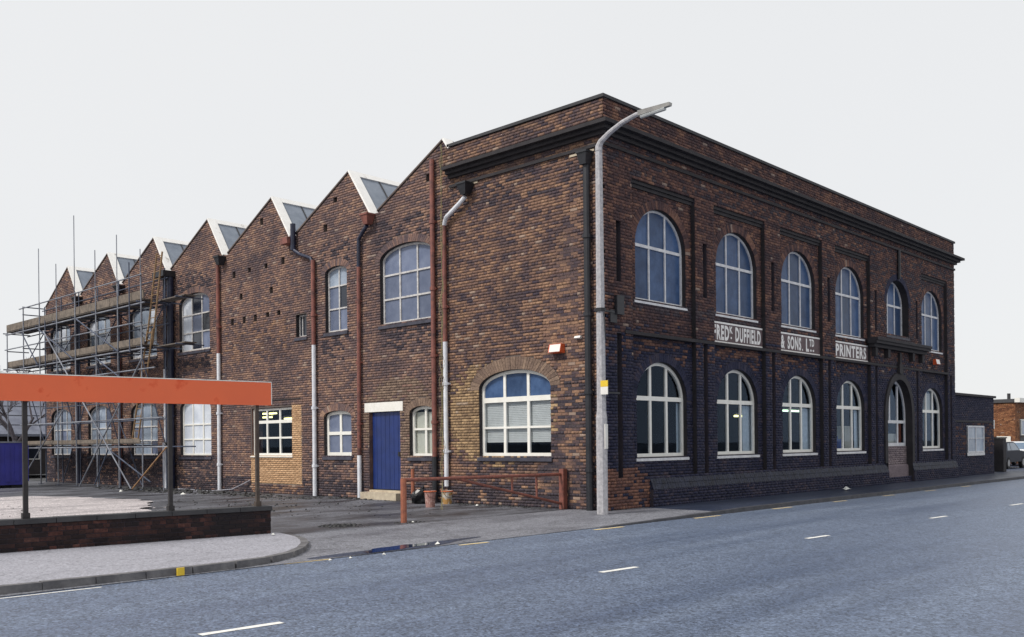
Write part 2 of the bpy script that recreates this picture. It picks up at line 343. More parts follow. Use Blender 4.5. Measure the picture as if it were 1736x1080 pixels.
def asphalt(name, c1, c2, c3, rough, grain=260.0, lo3=0.45, hi3=0.7, scale3=0.35, speck=0.3, coarse=13.0, lanes=False, cracks=0.0, stones=0.5):
    m, nt, b = nmat(name)
    L = nt.links.new
    geo = nt.nodes.new('ShaderNodeNewGeometry')
    n = _nd(nt, 'ShaderNodeTexNoise', Scale=20.0, Detail=7.0, Roughness=1.0)
    L(geo.outputs['Position'], n.inputs['Vector'])
    cr = nt.nodes.new('ShaderNodeValToRGB')
    cr.color_ramp.elements[0].position = 0.36; cr.color_ramp.elements[0].color = (*c2, 1)
    cr.color_ramp.elements[1].position = 0.64; cr.color_ramp.elements[1].color = (*c1, 1)
    L(n.outputs['Fac'], cr.inputs['Fac'])
    ng = _nd(nt, 'ShaderNodeTexNoise', Scale=coarse, Detail=8.0, Roughness=1.0)
    L(geo.outputs['Position'], ng.inputs['Vector'])
    gr = nt.nodes.new('ShaderNodeMapRange'); gr.inputs['From Min'].default_value = 0.36; gr.inputs['From Max'].default_value = 0.64
    gr.inputs['To Min'].default_value = 1.0 - speck; gr.inputs['To Max'].default_value = 1.0 + speck
    L(ng.outputs['Fac'], gr.inputs['Value'])
    mp = nt.nodes.new('ShaderNodeMapping'); mp.inputs['Scale'].default_value = (0.35, 1.0, 1.0) if not lanes else (0.09, 1.0, 1.0)
    L(geo.outputs['Position'], mp.inputs['Vector'])
    n3 = _nd(nt, 'ShaderNodeTexNoise', Scale=scale3, Detail=7.0, Roughness=0.6)
    L(mp.outputs[0], n3.inputs['Vector'])
    mr = nt.nodes.new('ShaderNodeMapRange'); mr.inputs['From Min'].default_value = lo3; mr.inputs['From Max'].default_value = hi3
    L(n3.outputs['Fac'], mr.inputs['Value'])
    mx = nt.nodes.new('ShaderNodeMix'); mx.data_type = 'RGBA'
    L(mr.outputs[0], mx.inputs[0]); L(cr.outputs['Color'], mx.inputs[6]); mx.inputs[7].default_value = (*c3, 1)
    mg = nt.nodes.new('ShaderNodeMix'); mg.data_type = 'RGBA'; mg.blend_type = 'MULTIPLY'; mg.inputs[0].default_value = 1.0
    L(mx.outputs[2], mg.inputs[6]); L(gr.outputs[0], mg.inputs[7])
    out = mg.outputs[2]
    # aggregate: each stone its own tone
    vs = nt.nodes.new('ShaderNodeTexVoronoi'); vs.inputs['Scale'].default_value = 42.0
    L(geo.outputs['Position'], vs.inputs['Vector'])
    vr = nt.nodes.new('ShaderNodeMapRange'); vr.inputs['From Min'].default_value = 0.0; vr.inputs['From Max'].default_value = 1.0
    vr.inputs['To Min'].default_value = 1.0 - stones; vr.inputs['To Max'].default_value = 1.0 + stones
    L(vs.outputs['Color'], vr.inputs['Value'])
    ms = nt.nodes.new('ShaderNodeMix'); ms.data_type = 'RGBA'; ms.blend_type = 'MULTIPLY'; ms.inputs[0].default_value = 1.0
    L(out, ms.inputs[6]); L(vr.outputs[0], ms.inputs[7]); out = ms.outputs[2]
    if cracks:
        vo = nt.nodes.new('ShaderNodeTexVoronoi'); vo.feature = 'DISTANCE_TO_EDGE'; vo.inputs['Scale'].default_value = 0.45
        wn = _nd(nt, 'ShaderNodeTexNoise', Scale=2.5, Detail=5.0)
        L(geo.outputs['Position'], wn.inputs['Vector'])
        va = nt.nodes.new('ShaderNodeVectorMath'); va.operation = 'ADD'
        L(geo.outputs['Position'], va.inputs[0]); L(wn.outputs['Color'], va.inputs[1]); L(va.outputs[0], vo.inputs['Vector'])
        ck = nt.nodes.new('ShaderNodeMapRange'); ck.inputs['From Min'].default_value = 0.0; ck.inputs['From Max'].default_value = 0.012
        ck.inputs['To Min'].default_value = 1.0 - cracks; ck.inputs['To Max'].default_value = 1.0
        L(vo.outputs['Distance'], ck.inputs['Value'])
        mc = nt.nodes.new('ShaderNodeMix'); mc.data_type = 'RGBA'; mc.blend_type = 'MULTIPLY'; mc.inputs[0].default_value = 1.0
        L(out, mc.inputs[6]); L(ck.outputs[0], mc.inputs[7]); out = mc.outputs[2]
    L(out, b.inputs['Base Color'])
    r = nt.nodes.new('ShaderNodeMapRange')
    r.inputs['To Min'].default_value = rough; r.inputs['To Max'].default_value = max(0.18, rough - 0.25)
    L(mr.outputs[0], r.inputs['Value']); L(r.outputs[0], b.inputs['Roughness'])
    bp = nt.nodes.new('ShaderNodeBump'); bp.inputs['Strength'].default_value = 0.4; bp.inputs['Distance'].default_value = 0.006
    L(n.outputs['Fac'], bp.inputs['Height']); L(bp.outputs['Normal'], b.inputs['Normal'])
    return m

M['road'] = asphalt('worn_road_asphalt', (0.185, 0.228, 0.310), (0.066, 0.086, 0.132), (0.064, 0.088, 0.148), 0.62, scale3=0.75, lo3=0.36, hi3=0.78, lanes=True, speck=0.4, coarse=6.0, stones=0.65)
M['pavement'] = asphalt('damp_pavement_asphalt', (0.050, 0.066, 0.115), (0.016, 0.022, 0.044), (0.024, 0.033, 0.062), 0.55, coarse=6.0, cracks=0.4)
M['corner_pave'] = asphalt('pale_pavement_asphalt', (0.41, 0.41, 0.46), (0.22, 0.22, 0.25), (0.28, 0.28, 0.315), 0.75, scale3=0.9, speck=0.25, cracks=0.3, stones=0.35)
M['yard'] = asphalt('muddy_yard', (0.205, 0.21, 0.24), (0.05, 0.052, 0.065), (0.030, 0.030, 0.037), 0.65, scale3=1.1, lo3=0.40, hi3=0.60, speck=0.55, coarse=4.0)
M['apron'] = asphalt('worn_apron', (0.25, 0.255, 0.285), (0.115, 0.118, 0.14), (0.10, 0.102, 0.122), 0.7, scale3=1.0, speck=0.34, coarse=7.0, cracks=0.35)
M['rubble'] = asphalt('pale_rubble', (0.62, 0.57, 0.57), (0.30, 0.275, 0.285), (0.22, 0.20, 0.21), 0.9, scale3=0.9, lo3=0.45, hi3=0.7, speck=0.45, coarse=5.0)
M['terrain'] = asphalt('rough_ground', (0.11, 0.11, 0.115), (0.06, 0.06, 0.065), (0.08, 0.08, 0.08), 0.9)
m, nt, b = nmat('puddle_water')
b.inputs['Base Color'].default_value = (0.008, 0.02, 0.06, 1); b.inputs['Roughness'].default_value = 0.03
M['puddle'] = m

# ------------------------------------------------------------------ object helpers
LOC = {}

def props(o, label=None, cat=None, group=None, kind=None):
    if label: o['label'] = label
    if cat: o['category'] = cat
    if group: o['group'] = group
    if kind: o['kind'] = kind
    return o

def empty(name, loc, label, cat, group=None):
    o = bpy.data.objects.new(name, None)
    col.objects.link(o)
    o.location = loc
    o.empty_display_size = 0.3
    LOC[o] = Vector(loc)
    return props(o, label, cat, group)

class MB:
    """collects geometry in world coordinates"""
    def __init__(self):
        self.v = []; self.f = []; self.mi = []
    def face(self, pts, mi=0):
        n = len(self.v)
        self.v += [tuple(p) for p in pts]
        self.f.append(tuple(range(n, n + len(pts)))); self.mi.append(mi)
    def hexa(self, p, mi=0):
        """8 corners: bottom ring 0-3, top ring 4-7"""
        n = len(self.v)
        self.v += [tuple(q) for q in p]
        for q in ((3, 2, 1, 0), (4, 5, 6, 7), (0, 1, 5, 4), (1, 2, 6, 5), (2, 3, 7, 6), (3, 0, 4, 7)):
            self.f.append(tuple(n + i for i in q)); self.mi.append(mi)
        return self
    def box(self, x0, x1, y0, y1, z0, z1, mi=0):
        return self.hexa([(x0, y0, z0), (x1, y0, z0), (x1, y1, z0), (x0, y1, z0), (x0, y0, z1), (x1, y0, z1), (x1, y1, z1), (x0, y1, z1)], mi)
    def tube(self, pts, r, n=8, mi=0, caps=True, r2=None):
        pts = [Vector(p) for p in pts]
        rings = []
        prev = None
        for i, p in enumerate(pts):
            if i == 0: d = pts[1] - p
            elif i == len(pts) - 1: d = p - pts[i - 1]
            else: d = (pts[i + 1] - p).normalized() + (p - pts[i - 1]).normalized()
            d.normalize()
            a = prev if prev is not None else (Vector((0, 0, 1)) if abs(d.z) < 0.9 else Vector((1, 0, 0)))
            u = (a - d * a.dot(d))
            if u.length < 1e-4: u = d.orthogonal()
            u.normalize(); w = d.cross(u); prev = u
            rr = r if r2 is None else r + (r2 - r) * i / (len(pts) - 1)
            if isinstance(r, (list, tuple)): rr = r[i]
            base = len(self.v)
            for k in range(n):
                t = 2 * math.pi * k / n
                self.v.append(tuple(p + (u * math.cos(t) + w * math.sin(t)) * rr))
            rings.append(base)
        for a, b in zip(rings[:-1], rings[1:]):
            for k in range(n):
                self.f.append((a + k, a + (k + 1) % n, b + (k + 1) % n, b + k)); self.mi.append(mi)
        if caps:
            self.f.append(tuple(rings[0] + k for k in reversed(range(n)))); self.mi.append(mi)
            self.f.append(tuple(rings[-1] + k for k in range(n))); self.mi.append(mi)
        return self
    def build(self, name, mat, parent=None, label=None, cat=None, group=None, kind=None, smooth=False, origin=None):
        me = bpy.data.meshes.new(name)
        V = np.array(self.v, dtype=float).reshape(-1, 3)
        if parent is not None:
            off = LOC[parent]
            loc = Vector((0, 0, 0))
        else:
            if origin is None:
                lo, hi = V.min(0), V.max(0)
                origin = ((lo[0] + hi[0]) / 2, (lo[1] + hi[1]) / 2, lo[2])
            off = Vector(origin); loc = off
        V = V - np.array(off)
        me.from_pydata(V.tolist(), [], self.f)
        mats = mat if isinstance(mat, (list, tuple)) else [mat]
        for m_ in mats: me.materials.append(m_)
        if len(mats) > 1: me.polygons.foreach_set('material_index', self.mi)
        if smooth: me.polygons.foreach_set('use_smooth', [True] * len(me.polygons))
        me.update()
        o = bpy.data.objects.new(name, me)
        col.objects.link(o)
        o.location = loc
        LOC[o] = Vector(off)
        if parent is not None: o.parent = parent
        return props(o, label, cat, group, kind)

class Plane:
    """wall frame: u along the wall, d outward, z up"""
    def __init__(self, o, u):
        self.o = Vector(o); self.u = Vector(u).normalized()
        self.n = Vector(self.u.cross(Vector((0, 0, 1))))
    def p(self, u, d, z):
        return self.o + self.u * u + self.n * d + Vector((0, 0, z))
    def box(self, mb, u0, u1, d0, d1, z0, z1, mi=0):
        mb.hexa([self.p(u0, d1, z0), self.p(u1, d1, z0), self.p(u1, d0, z0), self.p(u0, d0, z0),
                 self.p(u0, d1, z1), self.p(u1, d1, z1), self.p(u1, d0, z1), self.p(u0, d0, z1)], mi)
    def prism(self, mb, poly, d0, d1, mi=0, caps=True):
        """convex polygon in (u,z) extruded from depth d0 (back) to d1 (front)"""
        n = len(poly); b = len(mb.v)
        mb.v += [tuple(self.p(u, d1, z)) for u, z in poly] + [tuple(self.p(u, d0, z)) for u, z in poly]
        if caps:
            mb.f.append(tuple(b + i for i in range(n))); mb.mi.append(mi)
            mb.f.append(tuple(b + n + i for i in reversed(range(n)))); mb.mi.append(mi)
        for i in range(n):
            j = (i + 1) % n
            mb.f.append((b + j, b + i, b + n + i, b + n + j)); mb.mi.append(mi)

class SidePlane(Plane):
    """the side facade: u runs along +Y, outward is -X (mirror-handed, so windings are turned)"""
    def __init__(self, o):
        self.o = Vector(o); self.u = Vector((0, 1, 0)); self.n = Vector((-1, 0, 0))
    def box(self, mb, *a, **k):
        n = len(mb.f); Plane.box(self, mb, *a, **k)
        for i in range(n, len(mb.f)): mb.f[i] = mb.f[i][::-1]
    def prism(self, mb, *a, **k):
        n = len(mb.f); Plane.prism(self, mb, *a, **k)
        for i in range(n, len(mb.f)): mb.f[i] = mb.f[i][::-1]

STREET = Plane((0, 0, 0), (1, 0, 0))
SIDE = SidePlane((0, 0, 0))

# ------------------------------------------------------------------ scanline brickwork
def crossings(polys, z):
    xs = []
    for poly in polys:
        n = len(poly)
        for i in range(n):
            (u0, z0), (u1, z1) = poly[i], poly[(i + 1) % n]
            if (z0 <= z) != (z1 <= z):
                xs.append(u0 + (u1 - u0) * (z - z0) / (z1 - z0))
    xs.sort()
    return [(xs[i], xs[i + 1]) for i in range(0, len(xs) - 1, 2)]

def isect(A, B):
    out = []
    for a in A:
        for b in B:
            lo, hi = max(a[0], b[0]), min(a[1], b[1])
            if hi - lo > 0.004: out.append((lo, hi))
    return out

def sub(A, B):
    for b in B:
        out = []
        for a in A:
            if b[1] <= a[0] or b[0] >= a[1]: out.append(a); continue
            if b[0] > a[0]: out.append((a[0], b[0]))
            if b[1] < a[1]: out.append((b[1], a[1]))
        A = out
    return [a for a in A if a[1] - a[0] > 0.004]

def rectp(u0, u1, z0, z1):
    return [(u0, z0), (u1, z0), (u1, z1), (u0, z1)]

def archp(u0, u1, z0, spring, rise, n=20, grow=0.0):
    """opening outline, elliptical head; grow widens the head only (voussoir ring)"""
    c = (u0 + u1) / 2; a = (u1 - u0) / 2
    pts = [(u0, z0), (u1, z0)]
    if grow: pts += [(u1, spring)]
    for i in range(n + 1):
        t = math.pi * i / n
        pts.append((c + (a + grow) * math.cos(t), spring + (rise + grow) * math.sin(t)))
    if grow: pts += [(u0, spring)]
    return pts

COURSE, PITCH, JOINT = 0.075, 0.225, 0.009

def lay(outline, holes, z0, z1, seed=0, course=COURSE, pitch=PITCH, matf=None, headers=4):
    """brick rectangles (u0,u1,z0,z1,mat)"""
    rr = random.Random(seed)
    out = []
    k0 = int(math.floor(z0 / course))
    k = k0
    while k * course < z1 - 0.01:
        za = max(k * course, z0); zb = min((k + 1) * course, z1)
        zm = (za + zb) / 2
        iv = isect(crossings(outline, za + 0.006), crossings(outline, zb - 0.012))
        for h in holes:
            iv = sub(iv, crossings([h], zm))
        is_h = (k % headers == 0)
        p = pitch / 2 if is_h else pitch
        off = (0.25 if is_h else (0.5 if k % 2 else 0.0)) * p + (k % 5) * 0.003
        for a, b in iv:
            i = math.floor((a - off) / p)
            x = i * p + off
            while x < b:
                lo, hi = max(x, a), min(x + p, b)
                if hi - lo > 0.03:
                    mi = matf((lo + hi) / 2, zm) if matf else 0
                    if mi >= 0:
                        j = JOINT / 2
                        out.append((lo + (j if lo > a else 0.0), hi - (j if hi < b else 0.0), za + j, zb - j, mi))
                x += p
        k += 1
    return out

def strips(outline, holes, z0, z1, step=0.025):
    """solid backing split in thin strips that never poke into an opening; equal neighbours merge"""
    out = []; open_ = {}
    z = z0
    while z < z1 - 1e-6:
        zb = min(z + step, z1)
        e = 1e-4
        iv = isect(crossings(outline, z + e), crossings(outline, zb - e))
        for h in holes:
            iv = sub(iv, crossings([h], z + e)); iv = sub(iv, crossings([h], zb - e))
        cur = {}
        for a, b in iv:
            key = (round(a, 4), round(b, 4))
            cur[key] = open_.pop(key, z)
        for key, zs in open_.items(): out.append((key[0], key[1], zs, z))
        open_ = cur
        z = zb
    for key, zs in open_.items(): out.append((key[0], key[1], zs, z1))
    return out

CAMV = np.array(EYE)
def big(pl, br, d):
    c = pl.p((br[0] + br[1]) / 2, d, (br[2] + br[3]) / 2)
    v = np.array(c) - CAMV
    r = np.linalg.norm(v)
    return (br[1] - br[0]) * (br[3] - br[2]) * abs(v @ np.array(pl.n)) / r ** 3

_unit = {}
def brick_obj(pl, br, d, proud, mats, parent, name='brick'):
    """single brick as its own object, mesh shared between bricks of one size"""
    key = (id(type(pl)), tuple(round(c, 2) for c in pl.u), round(br[1] - br[0], 3), round(br[3] - br[2], 3), br[4], id(mats), round(proud, 3))
    if key not in _unit:
        mb = MB(); L_, H_ = br[1] - br[0], br[3] - br[2]
        s = 0.004
        o = pl.o; pl.o = Vector((0, 0, 0))
        back = [pl.p(u, -0.02, z) for u, z in ((-L_ / 2, 0), (L_ / 2, 0), (L_ / 2, H_), (-L_ / 2, H_))]
        front = [pl.p(u, proud, z) for u, z in ((-L_ / 2 + s, s), (L_ / 2 - s, s), (L_ / 2 - s, H_ - s), (-L_ / 2 + s, H_ - s))]
        mid = [pl.p(u, proud - s, z) for u, z in ((-L_ / 2, 0), (L_ / 2, 0), (L_ / 2, H_), (-L_ / 2, H_))]
        pl.o = o
        mb.v = [tuple(p) for p in back + mid + front]
        for i in range(4):
            j = (i + 1) % 4
            mb.f += [(i, j, 4 + j, 4 + i), (4 + i, 4 + j, 8 + j, 8 + i)]
        mb.f.append((8, 9, 10, 11)); mb.mi = [0] * len(mb.f)
        me = bpy.data.meshes.new(name)
        me.from_pydata(mb.v, [], mb.f); me.materials.append(mats[br[4]]); me.update()
        _unit[key] = me
    o = bpy.data.objects.new(name, _unit[key]); col.objects.link(o)
    o.location = pl.p((br[0] + br[1]) / 2, d + rnd.uniform(-0.002, 0.002), br[2]) - LOC[parent]
    o.parent = parent
    LOC[o] = LOC[parent] + Vector(o.location)
    return o

def brick_mesh(name, pl, brs, dfun, proud, mats, parent, kind='stuff', label=None):
    """many bricks in one mesh, five faces each (numpy)"""
    n = len(brs)
    if n == 0: return None
    A = np.array([b[:4] for b in brs]); D = np.array([dfun(b) for b in brs])
    rs = np.random.RandomState(n)
    F = D + proud + rs.uniform(-0.003, 0.003, n)
    Bk = D - 0.01
    O = np.array(pl.o) - np.array(LOC[parent]); U = np.array(pl.u); N = np.array(pl.n)
    def P(u, d, z): return O + u[:, None] * U + d[:, None] * N + z[:, None] * np.array([0, 0, 1.0])
    jit = rs.uniform(-0.0025, 0.0025, (n, 4))
    u0, u1, z0, z1 = A.T + jit.T * np.array([[0.6], [0.6], [0.6], [0.6]])
    V = np.stack([P(u0, F, z0), P(u1, F, z0), P(u1, F, z1), P(u0, F, z1), P(u0, Bk, z0), P(u1, Bk, z0), P(u1, Bk, z1), P(u0, Bk, z1)], 1).reshape(-1, 3)
    q = np.array([[0, 1, 2, 3], [0, 4, 5, 1], [1, 5, 6, 2], [2, 6, 7, 3], [3, 7, 4, 0]])
    flip = np.cross(U, np.array([0, 0, 1.0])) @ N < 0
    if flip: q = q[:, ::-1]
    Fc = (np.arange(n)[:, None, None] * 8 + q[None]).reshape(-1)
    me = bpy.data.meshes.new(name)
    me.vertices.add(n * 8); me.loops.add(n * 20); me.polygons.add(n * 5)
    me.vertices.foreach_set('co', V.ravel())
    me.loops.foreach_set('vertex_index', Fc.astype(np.int32))
    me.polygons.foreach_set('loop_start', np.arange(0, n * 20, 4, dtype=np.int32))
    me.polygons.foreach_set('loop_total', np.full(n * 5, 4, dtype=np.int32))
    for m_ in mats: me.materials.append(m_)
    me.polygons.foreach_set('material_index', np.repeat(np.array([b[4] for b in brs], dtype=np.int32), 5))
    me.update(); me.validate()
    o = bpy.data.objects.new(name, me); col.objects.link(o); o.parent = parent
    LOC[o] = LOC[parent]
    return props(o, label, kind=kind)

def backing(name, pl, segs, d0, mats, parent, mif=None, d1=None):
    mb = MB()
    for a, b, z0, z1 in segs:
        mi = mif((a + b) / 2, (z0 + z1) / 2) if mif else 0
        pl.box(mb, a, b, d0, d1, z0, z1, mi)
    return mb.build(name, mats, parent)

def voussoirs(mb, pl, u0, u1, spring, rise, ring, d0, d1, mi=0, n=None):
    c = (u0 + u1) / 2; a = (u1 - u0) / 2
    N = 80
    pts = [(a * math.cos(math.pi * i / N), rise * math.sin(math.pi * i / N)) for i in range(N + 1)]
    cum = [0]
    for p, q in zip(pts[:-1], pts[1:]): cum.append(cum[-1] + math.hypot(q[0] - p[0], q[1] - p[1]))
    k = n or int(cum[-1] / 0.078)
    def at(s):
        i = max(j for j in range(len(cum)) if cum[j] <= s + 1e-9); i = min(i, N - 1)
        f = (s - cum[i]) / (cum[i + 1] - cum[i])
        t = math.pi * (i + f) / N
        return t
    g = 0.004
    for i in range(k):
        t0, t1 = at(cum[-1] * i / k + g), at(cum[-1] * (i + 1) / k - g)
        q = [(c + (a + e) * math.cos(t), spring + (rise + e) * math.sin(t)) for t, e in ((t0, 0.0), (t0, ring), (t1, ring), (t1, 0.0))]
        pl.prism(mb, q, d0, d1 + rnd.uniform(-0.003, 0.003), mi)

def clip(poly, u0, u1, z0, z1):
    def cut(P, f, ip):
        out = []
        for i in range(len(P)):
            a, b = P[i], P[(i + 1) % len(P)]
            fa, fb = f(a), f(b)
            if fa >= 0: out.append(a)
            if (fa > 0 and fb < 0) or (fa < 0 and fb > 0):
                t = fa / (fa - fb); out.append((a[0] + (b[0] - a[0]) * t, a[1] + (b[1] - a[1]) * t))
        return out
    for f in (lambda p: p[0] - u0, lambda p: u1 - p[0], lambda p: p[1] - z0, lambda p: z1 - p[1]):
        poly = cut(poly, f, None)
        if len(poly) < 3: return []
    return poly

def arch_top(u, u0, u1, spring, rise):
    c = (u0 + u1) / 2; a = (u1 - u0) / 2
    x = min(1.0, abs(u - c) / a)
    return spring + rise * math.sqrt(max(0, 1 - x * x))

def window(parent, pl, u0, u1, z0, spring, rise, d, mullions, transoms, frame, pane, fw=0.07, bw=0.045, tw=0.06,
           thick=0.07, sill=None, reveal=None, reveal_front=0.0, sill_out=0.05, label=None, opening=True, name='window', sill_h=0.12, skip=()):
    """window > pane (each), sill, reveal. d = outward depth of the frame face (negative = set back)"""
    mb = MB()
    out = archp(u0, u1, z0, spring, rise) if rise > 0 else rectp(u0, u1, z0, spring)
    inn = archp(u0 + fw, u1 - fw, z0 + fw, spring, rise - fw) if rise > 0 else rectp(u0 + fw, u1 - fw, z0 + fw, spring - fw)
    n = len(out)
    for i in range(n):
        j = (i + 1) % n
        a, b, c, e = out[i], out[j], inn[j], inn[i]
        mb.face([pl.p(a[0], d, a[1]), pl.p(b[0], d, b[1]), pl.p(c[0], d, c[1]), pl.p(e[0], d, e[1])])
        mb.face([pl.p(e[0], d, e[1]), pl.p(c[0], d, c[1]), pl.p(c[0], d - thick, c[1]), pl.p(e[0], d - thick, e[1])])
        mb.face([pl.p(b[0], d - thick, b[1]), pl.p(a[0], d - thick, a[1]), pl.p(e[0], d - thick, e[1]), pl.p(c[0], d - thick, c[1])])
    for mu in mullions:
        top = arch_top(mu, u0, u1, spring, rise) - fw * 0.5 if rise > 0 else spring - fw * 0.5
        pl.box(mb, mu - bw / 2, mu + bw / 2, d - thick + 0.01, d - 0.006, z0 + fw * 0.9, top)
    for t in transoms:
        w = tw
        if isinstance(t, tuple): t, w = t
        pl.box(mb, u0 + fw * 0.9, u1 - fw * 0.9, d - thick + 0.012, d - 0.003, t - w / 2, t + w / 2)
    win = mb.build(name, frame, parent, label=label)
    us = [u0 + fw * 0.6] + list(mullions) + [u1 - fw * 0.6]
    ts = sorted(t[0] if isinstance(t, tuple) else t for t in transoms)
    zs = [z0 + fw * 0.6] + ts + [spring + rise - fw * 0.5]
    shape = archp(u0 + fw * 0.6, u1 - fw * 0.6, z0, spring, rise - fw * 0.6) if rise > 0 else rectp(u0 + fw * 0.6, u1 - fw * 0.6, z0, spring - fw * 0.5)
    for ci in range(len(us) - 1):
        for ri in range(len(zs) - 1):
            if (ci, ri) in skip: continue
            q = clip(shape, us[ci], us[ci + 1], zs[ri], zs[ri + 1])
            if len(q) < 3: continue
            pm = MB(); pl.prism(pm, q, d - 0.045, d - 0.039)
            pm.build('pane', pane(ci, ri) if callable(pane) else pane, win)
    if sill is not None:
        sm = MB()
        o = sill_out
        f0 = reveal_front
        sm.hexa([pl.p(u0 - 0.05, f0 + o, z0 - sill_h), pl.p(u1 + 0.05, f0 + o, z0 - sill_h), pl.p(u1 + 0.05, d - 0.02, z0 - sill_h), pl.p(u0 - 0.05, d - 0.02, z0 - sill_h),
                 pl.p(u0 - 0.05, f0 + o, z0 - 0.035), pl.p(u1 + 0.05, f0 + o, z0 - 0.035), pl.p(u1 + 0.05, d - 0.02, z0 - 0.002), pl.p(u0 - 0.05, d - 0.02, z0 - 0.002)])
        sm.build('sill', sill, win)
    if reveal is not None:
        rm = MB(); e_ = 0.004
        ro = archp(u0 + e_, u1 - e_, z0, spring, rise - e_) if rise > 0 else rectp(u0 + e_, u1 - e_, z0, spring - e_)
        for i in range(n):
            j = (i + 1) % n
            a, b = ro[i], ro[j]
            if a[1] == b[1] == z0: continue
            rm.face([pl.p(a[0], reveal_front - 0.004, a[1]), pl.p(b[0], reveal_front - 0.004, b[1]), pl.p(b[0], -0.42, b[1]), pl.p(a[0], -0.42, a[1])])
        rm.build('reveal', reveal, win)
    return win

# =================================================================== SETTING: ground
def grid(name, xs, ys, hf, mat, label=None, kind='structure'):
    mb = MB()
    for y in ys:
        for x in xs: mb.v.append((x, y, hf(x, y)))
    nx = len(xs)
    for j in range(len(ys) - 1):
        for i in range(nx - 1):
            mb.f.append((j * nx + i, j * nx + i + 1, (j + 1) * nx + i + 1, (j + 1) * nx + i)); mb.mi.append(0)
    return mb.build(name, mat, kind=kind, label=label, origin=(0, 0, 0))

ROAD_Z = -0.08
KY = -1.98       # kerb line in front of the works
grid('terrain', [-900, 0, 900], [-900, 0, 900], lambda x, y: -0.22, M['terrain'])
grid('road', [-120, 0, 300], [-19, KY + 0.02], lambda x, y: ROAD_Z, M['road'])
grid('opposite_pavement', [-120, 0, 300], [-60, -19], lambda x, y: 0.02, M['corner_pave'])

def lin(a, b, n): return [a + (b - a) * i / n for i in range(n + 1)]
def yard_h(x, y):
    h = 0.0 if y > 1.0 else -0.072 * (1.0 - y) / (1.0 - KY)
    if y > 1.5 and x < -0.6: h += 0.012 * math.sin(x * 1.9 + y * 0.7) * math.sin(y * 1.3 - x * 0.4)
    return h
grid('yard', lin(-60, -14, 6) + lin(-13, 0.02, 34), [1.0, 1.5] + lin(2.0, 42, 60) + [60, 90], yard_h, M['yard'])

def pave_h(x, y):
    k = min(1.0, max(0.0, (x + 2.8) / 5.5))
    top = -0.066 + (0.066 + 0.012) * k
    t = min(1.0, max(0.0, (0.9 - y) / (0.9 - KY)))
    return 0.004 + (top - 0.004) * t * (1 if x < 3 else 1)
grid('entrance_apron', lin(-60, -14, 6) + lin(-13, -2.8, 12) + lin(-2.2, 1.4, 6), lin(KY, 1.0, 6), lambda x, y: yard_h(x, y) if x < -2.75 else pave_h(x, y), M['apron'])
grid('pavement', lin(1.4, 4, 4) + [10, 20, 30, 60, 120, 300], [KY, -1.5, -1.0, -0.5, 0.0, 1.0], lambda x, y: pave_h(x, y) if x < 30 or y < 1 else pave_h(x, y), M['pavement'])
grid('side_yard', [23.4, 60, 300], [1.0, 30, 90], lambda x, y: 0.0, M['pavement'])

# left pavement corner with its kerb
curve = [(-20, -1.72), (-13.5, -1.72), (-11.2, -1.80), (-10.55, -1.78), (-10.05, -1.66), (-9.6, -1.42), (-9.18, -1.08), (-8.78, -0.62), (-8.42, -0.08), (-8.15, 0.48), (-8.0, 0.95), (-7.92, 1.36)]
WA = Vector((-8.08, 1.37, 0)); WB = Vector((-12.41, 1.92, 0)); WD = (WB - WA).normalized()
wl_end = WA + WD * 9.0
mb = MB()
inner = []
for i, (x, y) in enumerate(curve):
    inner.append((x, y))
far = [(-7.98, 1.66), (wl_end.x, wl_end.y + 0.3), (-20, wl_end.y + 0.5)]
pts = [(x, y, 0.02) for x, y in curve] + [(x, y, 0.02) for x, y in far]
mb.face(pts)
corner = mb.build('corner_pavement', M['corner_pave'], kind='structure', origin=(0, 0, 0))
bm = bmesh.new(); bm.from_mesh(corner.data); bmesh.ops.triangulate(bm, faces=bm.faces[:]); bm.to_mesh(corner.data); bm.free()

def resample(P, step):
    P = [Vector((x, y, 0)) for x, y in P]
    out = [P[0]]; acc = 0.0
    for a, b in zip(P[:-1], P[1:]):
        l = (b - a).length; s = step - acc
        while s <= l:
            out.append(a + (b - a) * (s / l)); s += step
        acc = (acc + l) % step
    out.append(P[-1])
    return out

def kerbs(path, step, parent, zt, mat, w=0.14, flat=0):
    R_ = resample(path, step)
    n = len(R_) - 1
    for i in range(n):
        a, b = R_[i], R_[i + 1]
        d = b - a
        if d.length < 0.08: continue
        d.normalize(); nn = Vector((d.y, -d.x, 0))      # towards the road
        a2, b2 = a + d * 0.005, b - d * 0.005
        za = zt(a) + rnd.uniform(-.004, .004); zb = zt(b) + rnd.uniform(-.004, .004)
        mb = MB()
        q = [a2, b2, b2 + nn * w, a2 + nn * w]
        lo = [Vector((p.x, p.y, -0.2)) for p in q]
        ch = 0.018
        up = [Vector((a2.x, a2.y, za)), Vector((b2.x, b2.y, zb)), b2 + nn * (w - ch) + Vector((0, 0, zb)), a2 + nn * (w - ch) + Vector((0, 0, za))]
        lo2 = [Vector((a2.x, a2.y, -0.2)), Vector((b2.x, b2.y, -0.2)), b2 + nn * w + Vector((0, 0, -0.2)), a2 + nn * w + Vector((0, 0, -0.2))]
        mb.hexa(lo2[::-1] + up[::-1])
        mb.build('kerb_stone', mat, parent)
kerbs(curve, 0.62, corner, lambda p: 0.024 if p.y < 0.2 else 0.024 - 0.03 * min(1, (p.y - 0.2) / 1.0), M['kerb'])
fp = bpy.data.objects['pavement']
kerbs([(-2.8, KY), (60, KY)], 0.9, fp, lambda p: pave_h(p.x, KY) + 0.004, M['kerb_dark'], w=0.13)

